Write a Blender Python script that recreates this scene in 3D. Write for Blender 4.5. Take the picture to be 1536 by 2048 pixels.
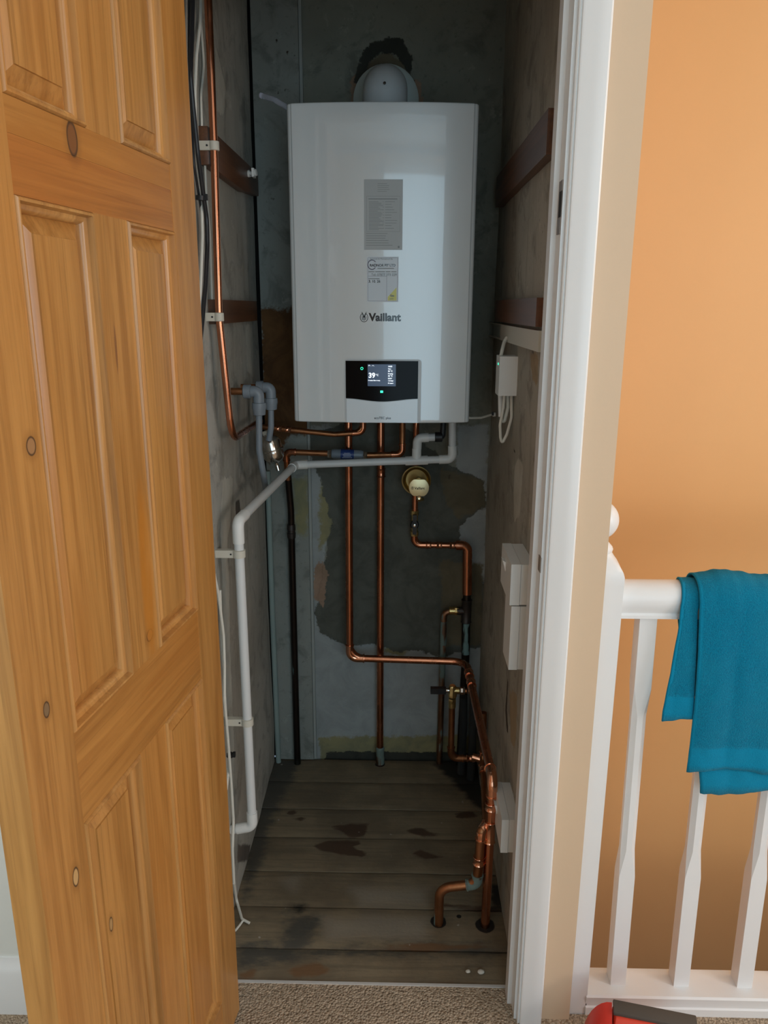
import bpy, bmesh, math, random
from mathutils import Vector, Matrix, noise as mnoise
random.seed(7)
S = bpy.context.scene
for o in list(bpy.data.objects): bpy.data.objects.remove(o)

# ---------------------------------------------------------------- camera
F, PITCH, YAW, ROLL, EYE = 1538.0, math.radians(14.9), math.radians(1.05), 0.0045, 1.452
cd = bpy.data.cameras.new('camera'); cam = bpy.data.objects.new('camera', cd)
S.collection.objects.link(cam); S.camera = cam
cd.sensor_fit = 'AUTO'; cd.sensor_width = 36.0; cd.lens = F/2048*36.0; cd.clip_start = 0.02
fw = Vector((-math.sin(YAW)*math.cos(PITCH), math.cos(YAW)*math.cos(PITCH), -math.sin(PITCH)))
rt = Vector((math.cos(YAW), math.sin(YAW), 0)); up = rt.cross(fw)
# the phone was held a touch anticlockwise
r2 = rt*math.cos(ROLL)+up*math.sin(ROLL); u2 = up*math.cos(ROLL)-rt*math.sin(ROLL)
M = Matrix((r2, u2, -fw)).transposed().to_4x4(); M.translation = (0, 0, EYE); cam.matrix_world = M

# ---------------------------------------------------------------- light and exposure
S.view_settings.view_transform = 'Standard'; S.view_settings.look = 'None'
S.view_settings.gamma = 1.0; S.view_settings.use_curve_mapping = False
S.view_settings.exposure = -0.13
W = bpy.data.worlds.new('sky'); S.world = W; W.use_nodes = True
W.node_tree.nodes['Background'].inputs[0].default_value = (.62, .78, 1, 1)
W.node_tree.nodes['Background'].inputs[1].default_value = .25
def area(name, loc, target, sx, sy, power, col):
    l = bpy.data.lights.new(name, 'AREA'); l.shape = 'RECTANGLE'; l.size = sx; l.size_y = sy
    l.energy = power; l.color = col
    o = bpy.data.objects.new(name, l); S.collection.objects.link(o); o.location = loc
    o.rotation_euler = (Vector(target)-Vector(loc)).to_track_quat('-Z', 'Y').to_euler()
    return o
WX0, WX1, WZ0, WZ1, BY = -.15, 1.35, .45, 2.33, -1.5      # the landing window behind the viewer
area('window_daylight', ((WX0+WX1)/2, BY-.05, (WZ0+WZ1)/2), ((WX0+WX1)/2, 2, (WZ0+WZ1)/2), WX1-WX0, WZ1-WZ0, 27, (.62, .86, 1))
area('left_window_daylight', (-1.56, .35, 1.35), (0, .6, 1.0), .8, 1.2, 14, (.90, .97, 1))
area('reflection_strip_light', (-1.17, BY-.05, (WZ0+WZ1)/2), (-1.17, 2, (WZ0+WZ1)/2), .2, WZ1-WZ0, 3.8, (.62, .86, 1))  # added sliver light, shaped for the bright strip reflected in the boiler
area('side_fill_light', (2.75, .05, 1.5), (0, .9, 1.2), 1.1, 1.25, 34, (.93, .96, 1))  # added fill from the side: brightens the landing, mostly misses the cupboard
area('stair_shadow_light', (2.34, BY-.05, 1.34), (2.0, 2, 1.1), .56, .5, 17, (1, .97, .92))  # small added light that sharpens the shadow edge on the stairwell wall
area('stairwell_window_daylight', (2.55, 1.6, 2.0), (1.0, 1.9, .9), .5, .7, 9, (1, .84, .64))

# ---------------------------------------------------------------- helpers
def P(px, py, X=None, Y=None, Z=None):
    """point where the sight line through a photo point meets a wall (X or Y) or floor (Z) plane"""
    u = (px-768)/F; v = (1024-py)/F
    d = fw + r2*u + u2*v; c = Vector((0, 0, EYE))
    k = X/d.x if X is not None else (Y/d.y if Y is not None else (Z-EYE)/d.z)
    return c + d*k
def wl(o):
    v = o.location.copy()
    while o.parent: o = o.parent; v += o.location
    return v
def link(o, parent=None):
    S.collection.objects.link(o)
    if parent: o.parent = parent
    return o
def tag(o, label=None, cat=None, group=None, kind=None):
    if label: o['label'] = label
    if cat: o['category'] = cat
    if group: o['group'] = group
    if kind: o['kind'] = kind
    return o
def thing(name, loc, label, cat, group=None):
    o = bpy.data.objects.new(name, None); o.empty_display_size = .05; o.location = loc
    return tag(link(o), label, cat, group)
def obj(name, bm, mat, parent=None, smooth=35, bevel=0, seg=2):
    """one mesh object, origin at the middle of its base; verts come in world coordinates"""
    if bevel: bmesh.ops.bevel(bm, geom=[e for e in bm.edges if len(e.link_faces) == 2 and e.calc_face_angle(0) > .6], offset=bevel, segments=seg, affect='EDGES', profile=.5, clamp_overlap=True)
    xs = [v.co for v in bm.verts]
    c = Vector(((min(p.x for p in xs)+max(p.x for p in xs))/2, (min(p.y for p in xs)+max(p.y for p in xs))/2, min(p.z for p in xs)))
    bmesh.ops.translate(bm, verts=bm.verts, vec=-c)
    me = bpy.data.meshes.new(name); bm.to_mesh(me); bm.free()
    for m in (mat if isinstance(mat, (list, tuple)) else [mat]): me.materials.append(m)
    if smooth:
        for p in me.polygons: p.use_smooth = True
        me.set_sharp_from_angle(angle=math.radians(smooth))
    o = bpy.data.objects.new(name, me); link(o, parent)
    o.location = c - (wl(parent) if parent else Vector())
    return o
def B(): return bmesh.new()
def box(bm, x0, x1, y0, y1, z0, z1, mi=0):
    v = [bm.verts.new((x, y, z)) for x in (x0, x1) for y in (y0, y1) for z in (z0, z1)]
    for f in ((0, 1, 3, 2), (4, 6, 7, 5), (0, 4, 5, 1), (2, 3, 7, 6), (0, 2, 6, 4), (1, 5, 7, 3)):
        bm.faces.new([v[i] for i in f]).material_index = mi
    return v
def prism(bm, poly, ext, mi=0):
    """closed polygon (list of Vectors) pushed along ext"""
    a = [bm.verts.new(p) for p in poly]; b = [bm.verts.new(Vector(p)+Vector(ext)) for p in poly]
    n = len(a); fs = [bm.faces.new(a), bm.faces.new(b[::-1])]
    for i in range(n): fs.append(bm.faces.new((a[i], b[i], b[(i+1) % n], a[(i+1) % n])))
    for f in fs: f.material_index = mi
    bmesh.ops.recalc_face_normals(bm, faces=fs)
def frame_of(t, ref=None):
    t = Vector(t).normalized()
    r = Vector(ref) if ref else (Vector((0, 0, 1)) if abs(t.z) < .9 else Vector((1, 0, 0)))
    a = r.cross(t).normalized(); return t, a, t.cross(a)
def fillet(pts, bend, n=9):
    pts = [Vector(p) for p in pts]
    if bend <= 0 or len(pts) < 3: return pts
    out = [pts[0]]
    for i in range(1, len(pts)-1):
        a, b, c = pts[i-1], pts[i], pts[i+1]
        d1, d2 = (a-b), (c-b); l1, l2 = d1.length, d2.length; d1.normalize(); d2.normalize()
        ang = d1.angle(d2)
        if ang > 3.05: out.append(b); continue
        t = min(bend/math.tan(ang/2), l1*.49, l2*.49); R = t*math.tan(ang/2)
        ctr = b + (d1+d2).normalized()*(R/math.sin(ang/2))
        p0, p1 = b+d1*t, b+d2*t; v0, v1 = p0-ctr, p1-ctr
        tot = v0.angle(v1)
        for k in range(n+1):
            s = k/n
            out.append(ctr + (v0*math.sin((1-s)*tot)+v1*math.sin(s*tot))/math.sin(tot))
    out.append(pts[-1]); return out
def tube(bm, pts, r, bend=0, seg=16, cap=True, mi=0):
    pts = fillet(pts, bend); rings = []; prev = None
    rr = r if isinstance(r, (list, tuple)) else [r]*len(pts)
    for i, p in enumerate(pts):
        t = (pts[min(i+1, len(pts)-1)]-pts[max(i-1, 0)]).normalized()
        if prev is None: _, a, b = frame_of(t)
        else:
            a = (prev - t*prev.dot(t)).normalized(); b = t.cross(a)
        prev = a
        rings.append([bm.verts.new(p + (a*math.cos(2*math.pi*k/seg)+b*math.sin(2*math.pi*k/seg))*rr[i]) for k in range(seg)])
    for i in range(len(rings)-1):
        for k in range(seg):
            bm.faces.new((rings[i][k], rings[i][(k+1) % seg], rings[i+1][(k+1) % seg], rings[i+1][k])).material_index = mi
    if cap:
        bm.faces.new(rings[0][::-1]).material_index = mi; bm.faces.new(rings[-1]).material_index = mi
def lathe(bm, prof, org, axis, seg=28, mi=0):
    """prof: list of (radius, height along axis)"""
    t, a, b = frame_of(axis); org = Vector(org); rings = []
    for r, h in prof:
        r = max(r, 1e-5)
        rings.append([bm.verts.new(org+t*h+(a*math.cos(2*math.pi*k/seg)+b*math.sin(2*math.pi*k/seg))*r) for k in range(seg)])
    for i in range(len(rings)-1):
        for k in range(seg):
            bm.faces.new((rings[i][k], rings[i][(k+1) % seg], rings[i+1][(k+1) % seg], rings[i+1][k])).material_index = mi
    bm.faces.new(rings[0][::-1]).material_index = mi; bm.faces.new(rings[-1]).material_index = mi
def sleeve(bm, p, axis, r, L, k=1.13, bead=1.27):
    """solder-ring coupling centred on p"""
    h = L/2; w = r*.22
    prof = [(r*.98, -h), (r*bead*.96, -h), (r*bead, -h+w*.4), (r*bead*.96, -h+w), (r*k, -h+w*1.5), (r*k, h-w*1.5), (r*bead*.96, h-w), (r*bead, h-w*.4), (r*bead*.96, h), (r*.98, h)]
    lathe(bm, prof, p, axis, 20)
def hexnut(bm, p, axis, R, L):
    lathe(bm, [(R*.9, -L/2), (R, -L/2+L*.12), (R, L/2-L*.12), (R*.9, L/2)], p, axis, 6)
def elbow(bm, a, c, b, r, bend, ext=.012, k=1.13, bead=1.27, plain=False):
    """swept elbow fitting around corner c"""
    a, c, b = Vector(a), Vector(c), Vector(b); d1 = (a-c).normalized(); d2 = (b-c).normalized()
    t = bend/math.tan(d1.angle(d2)/2) + ext
    tube(bm, [c+d1*t, c, c+d2*t], r*k, bend, 18)
    if not plain:
        for d in (d1, d2): lathe(bm, [(r*1.02, 0), (r*bead, .0005), (r*bead*1.02, .002), (r*bead, .004), (r*1.02, .0045)], c+d*(t-.0045), d, 20)
def sphere(bm, c, r, sz=1, u=24, v=14):
    m = Matrix.Translation(Vector(c)) @ Matrix.Diagonal((1, 1, sz, 1))
    bmesh.ops.create_uvsphere(bm, u_segments=u, v_segments=v, radius=r, matrix=m)
def text(name, s, loc, size, mat, parent, warp=None, align='LEFT', bold=0, ext=.0002, rot=None, space=1.0):
    """flat lettering facing the viewer (-y); loc is the baseline start"""
    c = bpy.data.curves.new(name, 'FONT'); c.body = s; c.size = size; c.align_x = align; c.offset = bold; c.extrude = ext; c.space_character = space
    t = bpy.data.objects.new(name, c); S.collection.objects.link(t)
    me = bpy.data.meshes.new_from_object(t.evaluated_get(bpy.context.evaluated_depsgraph_get()))
    bpy.data.objects.remove(t); bpy.data.curves.remove(c)
    bm = B(); bm.from_mesh(me); bpy.data.meshes.remove(me)
    for v in bm.verts:
        x, y, z = v.co
        q = Vector((x, -z, y))
        if rot: q = rot @ q
        q += Vector(loc)
        if warp: q.y += warp(q.x)
        v.co = q
    return obj(name, bm, mat, parent, smooth=0)

# ---------------------------------------------------------------- materials
def mat(name, col, rough=.5, metal=0, coat=0, coat_rough=.05, emit=None, es=1, ior=1.5, spec=None, trans=0):
    m = bpy.data.materials.new(name); m.use_nodes = True; b = m.node_tree.nodes['Principled BSDF']
    b.inputs['Base Color'].default_value = (*col, 1); b.inputs['Roughness'].default_value = rough
    b.inputs['Metallic'].default_value = metal; b.inputs['Coat Weight'].default_value = coat; b.inputs['Coat Roughness'].default_value = coat_rough
    b.inputs['IOR'].default_value = ior; b.inputs['Transmission Weight'].default_value = trans
    if spec is not None: b.inputs['Specular IOR Level'].default_value = spec
    if emit: b.inputs['Emission Color'].default_value = (*emit, 1); b.inputs['Emission Strength'].default_value = es
    return m
class N:
    """small node-tree builder"""
    def __init__(s, m): s.m = m; s.t = m.node_tree; s.b = s.t.nodes['Principled BSDF']
    def node(s, typ, **kw):
        n = s.t.nodes.new(typ)
        for k, v in kw.items(): setattr(n, k, v)
        return n
    def put(s, sock, v):
        if hasattr(v, 'links'): s.t.links.new(v, sock)
        else: sock.default_value = v if not isinstance(v, tuple) or len(v) != 3 or sock.type == 'VECTOR' else (*v, 1)
    def coord(s, which='Object', ob=None, scale=(1, 1, 1), loc=(0, 0, 0)):
        c = s.node('ShaderNodeTexCoord'); c.object = ob
        mp = s.node('ShaderNodeMapping'); s.put(mp.inputs[0], c.outputs[which])
        mp.inputs['Scale'].default_value = scale; mp.inputs['Location'].default_value = loc
        return mp.outputs[0]
    def world(s, scale=(1, 1, 1)):
        g = s.node('ShaderNodeNewGeometry'); mp = s.node('ShaderNodeMapping'); s.put(mp.inputs[0], g.outputs['Position'])
        mp.inputs['Scale'].default_value = scale; return mp.outputs[0]
    def noise(s, vec, scale=5, detail=4, rough=.5, dist=0):
        n = s.node('ShaderNodeTexNoise'); s.put(n.inputs['Vector'], vec); n.inputs['Scale'].default_value = scale
        n.inputs['Detail'].default_value = detail; n.inputs['Roughness'].default_value = rough; n.inputs['Distortion'].default_value = dist
        return n.outputs['Fac']
    def ramp(s, f, lo, hi, a=0.0, b=1.0):
        n = s.node('ShaderNodeMapRange'); n.interpolation_type = 'SMOOTHSTEP'; s.put(n.inputs[0], f)
        n.inputs[1].default_value = lo; n.inputs[2].default_value = hi; n.inputs[3].default_value = a; n.inputs[4].default_value = b
        return n.outputs[0]
    def math(s, op, a, b=0.0, clamp=False):
        n = s.node('ShaderNodeMath', operation=op); n.use_clamp = clamp; s.put(n.inputs[0], a); s.put(n.inputs[1], b); return n.outputs[0]
    def mix(s, f, a, b, blend='MIX'):
        n = s.node('ShaderNodeMix', data_type='RGBA', blend_type=blend); s.put(n.inputs[0], f)
        s.put(n.inputs[6], a); s.put(n.inputs[7], b); return n.outputs[2]
    def attr(s, name):
        n = s.node('ShaderNodeAttribute', attribute_name=name); return n.outputs['Fac']
    def sep(s, vec):
        n = s.node('ShaderNodeSeparateXYZ'); s.put(n.inputs[0], vec); return n.outputs
    def color(s, v): s.put(s.b.inputs['Base Color'], v)
    def rough(s, v): s.put(s.b.inputs['Roughness'], v)
    def bump(s, h, strength=.3, dist=.002):
        n = s.node('ShaderNodeBump'); n.inputs['Strength'].default_value = strength; n.inputs['Distance'].default_value = dist
        s.put(n.inputs['Height'], h); s.put(s.b.inputs['Normal'], n.outputs[0])
    def blob(s, vec, c, r, warp=None, amp=.3):
        """1 inside an ellipse (centre c, radii r; None ignores that axis), ragged by the warp noise"""
        o = s.sep(vec); tot = None
        for i in range(3):
            if r[i] is None: continue
            d = s.math('DIVIDE', s.math('SUBTRACT', o[i], c[i]), r[i]); d = s.math('MULTIPLY', d, d)
            tot = d if tot is None else s.math('ADD', tot, d)
        tot = s.math('SQRT', tot)
        if warp is not None: tot = s.math('ADD', tot, s.math('MULTIPLY', s.math('SUBTRACT', warp, .5), amp*2))
        return tot

def painted(name, col, rough=.45, bumpy=.15, scale=60, var=.06):
    m = mat(name, col, rough); n = N(m); w = n.world()
    f = n.noise(w, 4, 4); n.color(n.mix(f, tuple(c*(1-var) for c in col), tuple(min(1, c*(1+var)) for c in col)))
    n.bump(n.noise(w, scale, 3), bumpy, .001); return m
white_gloss = painted('white_gloss_paint', (.80, .80, .79), .32, .12, 25, .02)
orange_paint = painted('orange_wall_paint', (.80, .455, .185), .55, .12, 140, .03)
beige_paint = painted('beige_wall_paint', (.66, .49, .33), .6, .12, 140, .03)
pale_paint = painted('pale_wall_paint', (.74, .75, .70), .6, .1, 140, .02)
ceiling_paint = painted('ceiling_paint', (.8, .8, .78), .8)
boiler_white = mat('boiler_white_enamel', (.70, .74, .75), .22, coat=1, coat_rough=.03, ior=1.6)
plastic_white = mat('white_plastic', (.78, .78, .75), .4)
plastic_cream = mat('cream_plastic', (.62, .59, .50), .5)
waste_white = painted('white_waste_pipe_plastic', (.70, .71, .70), .4, .06, 90, .05)
grey_plastic = mat('grey_plastic', (.20, .235, .27), .42)
black_plastic = mat('black_plastic', (.012, .012, .013), .45)
black_gloss = mat('black_gloss_glass', (.003, .003, .004), .1, spec=.08)
chrome = mat('polished_steel', (.62, .60, .56), .16, 1)
brass = mat('brass', (.66, .50, .22), .28, 1)
brass_pale = mat('pale_brass', (.80, .70, .42), .42, .75)
dark_metal = mat('dark_tarnished_metal', (.06, .05, .045), .45, .7)
green_led = mat('green_led', (.02, .5, .3), .4, emit=(.05, 1, .55), es=1.6)
screen_m = mat('lcd_backlight', (.01, .015, .03), .2, emit=(.035, .06, .11), es=.8)
screen_text = mat('lcd_characters', (.8, .85, .9), .4, emit=(.85, .93, 1), es=1.3)
ink = mat('black_gloss_lettering', (.008, .008, .01), .12)
ink_grey = mat('grey_print', (.26, .28, .28), .6)
paper = mat('matt_grey_label', (.50, .52, .52), .7)
clear_film = mat('pale_sticker_film', (.66, .70, .74), .35)
yellow_print = mat('yellow_print', (.72, .70, .22), .5)
clear_tube_m = mat('clear_plastic_tube', (.85, .85, .95), .15, trans=.75, ior=1.3)
def copper(name, col, rough, tarnish, patina=0.0, pcol=(.15, .20, .175), seed=0):
    m = mat(name, col, rough, 1); n = N(m); w = n.world((1, 1, .35))
    f = n.noise(w, 22+seed, 5, .6); f2 = n.noise(w, 60, 3)
    t = n.ramp(f, .45, .75)
    c = n.mix(n.math('MULTIPLY', t, tarnish), col, tuple(x*.45 for x in col))
    if patina:
        pm = n.ramp(n.noise(n.world((1, 1, .25)), 18+seed, 4, .6), .63-patina*.17, .70-patina*.17)
        c = n.mix(pm, c, pcol); n.put(n.b.inputs['Metallic'], n.math('SUBTRACT', 1.0, pm)); n.rough(n.math('ADD', n.math('MULTIPLY', pm, .4), rough))
    else: n.rough(n.ramp(f2, .3, .8, rough*.8, rough*1.6))
    n.color(c); return m
cu = copper('bright_copper', (.60, .245, .135), .2, .5)
cu_fit = copper('polished_copper_fitting', (.80, .39, .245), .13, .25)
cu_dull = copper('dull_copper', (.42, .185, .085), .36, .8)
cu_old = copper('old_copper_with_patina', (.30, .16, .09), .45, .8, .55)
cu_dark = copper('blackened_copper', (.055, .043, .037), .42, .6, .25, (.10, .16, .15))
cu_green = copper('green_copper_with_patina', (.20, .13, .09), .5, .7, .95)
def wood(name, dirn, base, dark, root=None, rough=.34, marks=None):
    m = mat(name, base, rough); n = N(m)
    oi = n.node('ShaderNodeObjectInfo'); c = n.coord('Object', root)
    off = n.node('ShaderNodeVectorMath', operation='ADD'); n.put(off.inputs[0], c)
    cm = n.node('ShaderNodeCombineXYZ'); n.put(cm.inputs[0], n.math('MULTIPLY', oi.outputs['Random'], 3)); n.put(cm.inputs[1], n.math('MULTIPLY', oi.outputs['Random'], 7)); n.put(off.inputs[1], cm.outputs[0])
    def st(s1):
        mp = n.node('ShaderNodeMapping'); n.put(mp.inputs[0], off.outputs[0]); mp.inputs['Scale'].default_value = s1; return mp.outputs[0]
    k = (1, 1, .045) if dirn == 'z' else ((.045, 1, 1) if dirn == 'x' else (1, .045, 1))
    g = n.noise(st(k), 34, 5, .6, 1.2); fine = n.noise(st(tuple(.5*a if a < 1 else a for a in k)), 190, 3, .6)
    big = n.noise(st(tuple(a*4 if a < 1 else a for a in k)), 3.2, 3, .5)
    col = n.mix(n.ramp(g, .34, .70), base, dark)
    col = n.mix(n.math('MULTIPLY', n.ramp(fine, .45, .75), .45), col, tuple(x*.62 for x in dark))
    col = n.mix(n.math('MULTIPLY', n.ramp(big, .42, .70), .5), col, (base[0]*1.02, base[1]*.78, base[2]*.5))
    for cc, rr, colr, soft in (marks or []):
        d = n.blob(c, cc, rr, n.noise(c, 40, 3), .12)
        if soft == 'knot':
            col = n.mix(n.ramp(d, 2.2, 1.0, 0, .6), col, tuple(x*.85 for x in dark))
            col = n.mix(n.ramp(d, 1.15, .95), col, (.09, .045, .02)); col = n.mix(n.ramp(d, .95, .72), col, colr)
        else: col = n.mix(n.math('MULTIPLY', n.ramp(d, 1.3, .6), n.ramp(g, .25, .6, .35, .85)), col, colr)
    n.color(col); n.bump(fine, .06, .001)
    n.b.inputs['Coat Weight'].default_value = .25; n.b.inputs['Coat Roughness'].default_value = .25
    return m
batten_m = wood('dark_stained_batten', 'y', (.15, .062, .026), (.085, .034, .015), rough=.5)

# ---------------------------------------------------------------- walls with patches of their own shape
def sdf(q, poly):
    d = 1e9; ins = False; n = len(poly)
    for i in range(n):
        a, b = poly[i], poly[(i+1) % n]
        e = (b[0]-a[0], b[1]-a[1]); w = (q[0]-a[0], q[1]-a[1])
        L = e[0]*e[0]+e[1]*e[1]; t = max(0, min(1, (w[0]*e[0]+w[1]*e[1])/L)) if L else 0
        d = min(d, (w[0]-e[0]*t)**2+(w[1]-e[1]*t)**2)
        if (a[1] > q[1]) != (b[1] > q[1]) and q[0] < (b[0]-a[0])*(q[1]-a[1])/(b[1]-a[1])+a[0]: ins = not ins
    return math.sqrt(d)*(1 if ins else -1)
def wallgrid(name, axis, at, u0, u1, v0, v1, step, back, attrs, material, parent=None, relief=0):
    """a wall slab whose seen face is a fine grid; attrs: {name: [polygons in (u,v)]} are stored as distances"""
    nu = max(2, int((u1-u0)/step)); nv = max(2, int((v1-v0)/step)); bm = B()
    mk = (lambda u, v, d=0: (u, at+d, v)) if axis == 'y' else ((lambda u, v, d=0: (at+d, u, v)) if axis == 'x' else (lambda u, v, d=0: (u, v, at+d)))
    def rel(u, v):
        return relief*(mnoise.noise(Vector((u*3.1, v*3.1, at)))+.4*mnoise.noise(Vector((u*11, v*11, at)))) if relief else 0
    g = [[bm.verts.new(mk(u0+(u1-u0)*i/nu, v0+(v1-v0)*j/nv, rel(u0+(u1-u0)*i/nu, v0+(v1-v0)*j/nv))) for j in range(nv+1)] for i in range(nu+1)]
    for i in range(nu):
        for j in range(nv): bm.faces.new((g[i][j], g[i+1][j], g[i+1][j+1], g[i][j+1]))
    rim = [g[i][0] for i in range(nu+1)]+[g[nu][j] for j in range(1, nv+1)]+[g[i][nv] for i in range(nu-1, -1, -1)]+[g[0][j] for j in range(nv-1, 0, -1)]
    bk = []
    for v in rim:
        c = v.co.copy(); k = {'y': 1, 'x': 0, 'z': 2}[axis]; c[k] = at+back; bk.append(bm.verts.new(c))
    for i in range(len(rim)): bm.faces.new((rim[i], bk[i], bk[(i+1) % len(rim)], rim[(i+1) % len(rim)]))
    bm.faces.new(bk); bmesh.ops.recalc_face_normals(bm, faces=bm.faces)
    bm.verts.index_update(); pos = [v.co.copy() for v in bm.verts]
    o = obj(name, bm, material, parent, smooth=35)
    for an, polys in attrs.items():
        at_ = o.data.attributes.new(an, 'FLOAT', 'POINT'); vals = []
        for c in pos:
            q = (c.x, c.z) if axis == 'y' else ((c.y, c.z) if axis == 'x' else (c.x, c.y))
            vals.append(max(-.15, min(.15, max(sdf(q, pl) for pl in polys))) if polys else -.15)
        at_.data.foreach_set('value', vals)
    return o
YB, XL, XR, YF = 2.27, -.40, .27, 1.30       # cupboard back, left, right; face of the landing wall
def pb(*pts, Y=YB): return [(P(x, y, Y=Y).x, P(x, y, Y=Y).z) for x, y in pts]
def pl(*pts, X=XL): return [(P(x, y, X=X).y, P(x, y, X=X).z) for x, y in pts]
def pf(*pts): return [(P(x, y, Z=0).x, P(x, y, Z=0).y) for x, y in pts]
def dots(lst, r, fn):
    out = []
    for x, y in lst:
        out.append(fn(*[(x+r*math.cos(a*1.05)*.8, y+r*1.3*math.sin(a*1.05)) for a in range(6)]))
    return out
def old_plaster(name, base, other, layers, bump=.5, streak=None, axis='z'):
    m = mat(name, base, .8); n = N(m); w = n.world()
    big = n.noise(w, 2.3, 5, .6); mid = n.noise(w, 11, 5, .65, .6); fine = n.noise(w, 75, 4, .65)
    col = n.mix(n.ramp(big, .38, .66), base, other)
    col = n.mix(n.math('MULTIPLY', n.ramp(mid, .50, .68), .7), col, tuple(x*.62 for x in other))
    col = n.mix(n.math('MULTIPLY', n.ramp(n.noise(w, 24, 6, .7, .3), .60, .66), .45), col, tuple(min(1, x*1.3) for x in base))
    col = n.mix(n.math('MULTIPLY', n.ramp(fine, .60, .70), .5), col, tuple(x*.45 for x in base))
    if streak:
        sm = n.noise(n.world((1, 1, .06)), 26, 4, .6); col = n.mix(n.math('MULTIPLY', n.ramp(sm, .52, .72), .5), col, streak)
    h = n.math('ADD', n.math('MULTIPLY', mid, .6), n.math('MULTIPLY', fine, .25))
    for an, c1, c2, amp, edge, hh in layers:
        v = n.math('ADD', n.attr(an), n.math('MULTIPLY', n.math('SUBTRACT', n.noise(w, 34, 7, .72), .5), amp*2.1))
        k = n.ramp(v, -edge, edge)
        col = n.mix(k, col, n.mix(n.ramp(mid, .35, .68), c1, c2)); h = n.math('ADD', h, n.math('MULTIPLY', k, hh))
    n.color(col); n.bump(h, bump, .004); n.b.inputs['Specular IOR Level'].default_value = .25
    return m
back_m = old_plaster('old_painted_back_wall', (.245, .25, .205), (.195, .20, .165), [
    ('lowpaint', (.35, .375, .37), (.285, .305, .30), .03, .006, .1),
    ('lime', (.30, .27, .14), (.21, .20, .12), .03, .006, .1),
    ('cement', (.115, .118, .098), (.078, .08, .066), .022, .0025, -.8),
    ('brown', (.15, .125, .08), (.11, .095, .06), .02, .006, -.1),
    ('pink', (.36, .24, .17), (.27, .18, .12), .02, .002, .2),
    ('near_black', (.035, .037, .03), (.05, .05, .04), .016, .002, -.6),  # near-black ring round the flue hole and strip along the wall foot
    ('holes', (.03, .022, .018), (.07, .035, .025), .006, .0015, -.8)])
cement = [(600, 868), (700, 845), (800, 845), (895, 925), (928, 945), (968, 962), (972, 1012), (935, 1036), (918, 1062), (924, 1100), (940, 1140), (972, 1170), (972, 1292), (930, 1302), (882, 1314), (842, 1302), (792, 1302), (742, 1287), (700, 1294), (662, 1278), (640, 1268), (630, 1232), (645, 1150), (650, 1112), (655, 1080), (665, 1050), (650, 1000), (640, 960)]
wall_back = wallgrid('wall_back', 'y', YB, XL+.012, XR+.05, -.05, 2.45, .011, .08, {
    'lowpaint': [pb((590, 1262), (975, 1262), (975, 1560), (590, 1560)), pb((915, 850), (975, 850), (975, 1300), (900, 1300)), pb((600, 850), (670, 850), (640, 1300), (600, 1300))],
    'cement': [pb(*cement)],
    'brown': [pb((880, 935), (968, 962), (972, 1015), (915, 1035), (890, 1000)), pb((880, 1120), (965, 1130), (965, 1290), (890, 1290)), pb((724, 150), (738, 120), (775, 100), (808, 125), (815, 205), (724, 205))],
    'pink': [pb((628, 1130), (645, 1122), (656, 1150), (650, 1190), (648, 1218), (628, 1195)), pb((700, 160), (722, 140), (722, 215), (704, 215)), pb((822, 160), (845, 165), (848, 215), (826, 215))],
    'lime': [pb((640, 900), (672, 930), (668, 1060), (640, 1100)), pb((640, 1475), (960, 1470), (960, 1530), (640, 1530)), pb((770, 1285), (830, 1295), (800, 1312), (770, 1305))],
    'near_black': [pb((709, 165), (720, 110), (748, 82), (778, 73), (806, 80), (824, 112), (826, 165), (810, 130), (790, 108), (758, 106), (735, 132), (722, 175))]+[pb((655, 1503), (960, 1505), (960, 1530), (645, 1530))],
    'holes': dots([(640, 122), (657, 134), (690, 50), (900, 955)], 5, pb)}, back_m, relief=.002)
tag(wall_back, kind='structure')
left_m = old_plaster('old_plaster_left_wall', (.46, .455, .41), (.38, .37, .325), [
    ('pale', (.58, .57, .50), (.48, .47, .41), .018, .003, .4),
    ('dark', (.10, .09, .08), (.15, .13, .11), .014, .004, -.3)], streak=(.28, .26, .21), bump=.7)
wall_left = wallgrid('wall_left', 'x', XL, YF+.1, YB-.032, 0.0, 2.45, .014, -.06, {
    'pale': [pl((430, 90), (452, 180), (447, 232), (428, 222)), pl((444, 955), (466, 950), (462, 1040), (452, 1100), (440, 1082)), pl((490, 650), (506, 640), (510, 760), (494, 740)), pl((440, 1000), (452, 1000), (470, 1500), (468, 1760), (452, 1760))],
    'dark': [pl((472, 1000), (480, 1000), (488, 1060), (474, 1080)), pl((474, 1690), (500, 1690), (496, 1720), (474, 1725))]}, left_m, relief=.004)
tag(wall_left, kind='structure')
right_m = old_plaster('old_plaster_right_wall', (.43, .40, .335), (.35, .32, .26), [
    ('pale', (.55, .52, .44), (.47, .44, .36), .012, .004, .4),
    ('dark', (.07, .055, .045), (.10, .08, .06), .006, .0015, -.6),
    ('tan', (.40, .30, .19), (.34, .26, .16), .02, .004, .2)], streak=(.25, .225, .18), bump=.6)
wall_right = wallgrid('wall_right', 'x', XR, YF+.1, YB, -.05, 2.45, .014, .05, {
    'pale': [pl((1036, 915), (1045, 930), (1040, 1030), (1030, 1045), (1027, 990), (1030, 930), X=XR)],
    'dark': [pl((1016, 1355), (1018, 1355), (1015, 1420), (1017, 1460), (1020, 1470), (1014, 1462), (1012, 1420), X=XR), pl((1066, 700), (1069, 700), (1074, 750), (1072, 752), X=XR), pl((1024, 885), (1030, 905), (1028, 906), X=XR)],
    'tan': [pl((1020, 1380), (1035, 1390), (1030, 1500), (1022, 1480), X=XR), pl((1062, 705), (1080, 710), (1075, 770), (1066, 760), X=XR)]}, right_m, relief=.004)
tag(wall_right, kind='structure')
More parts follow.
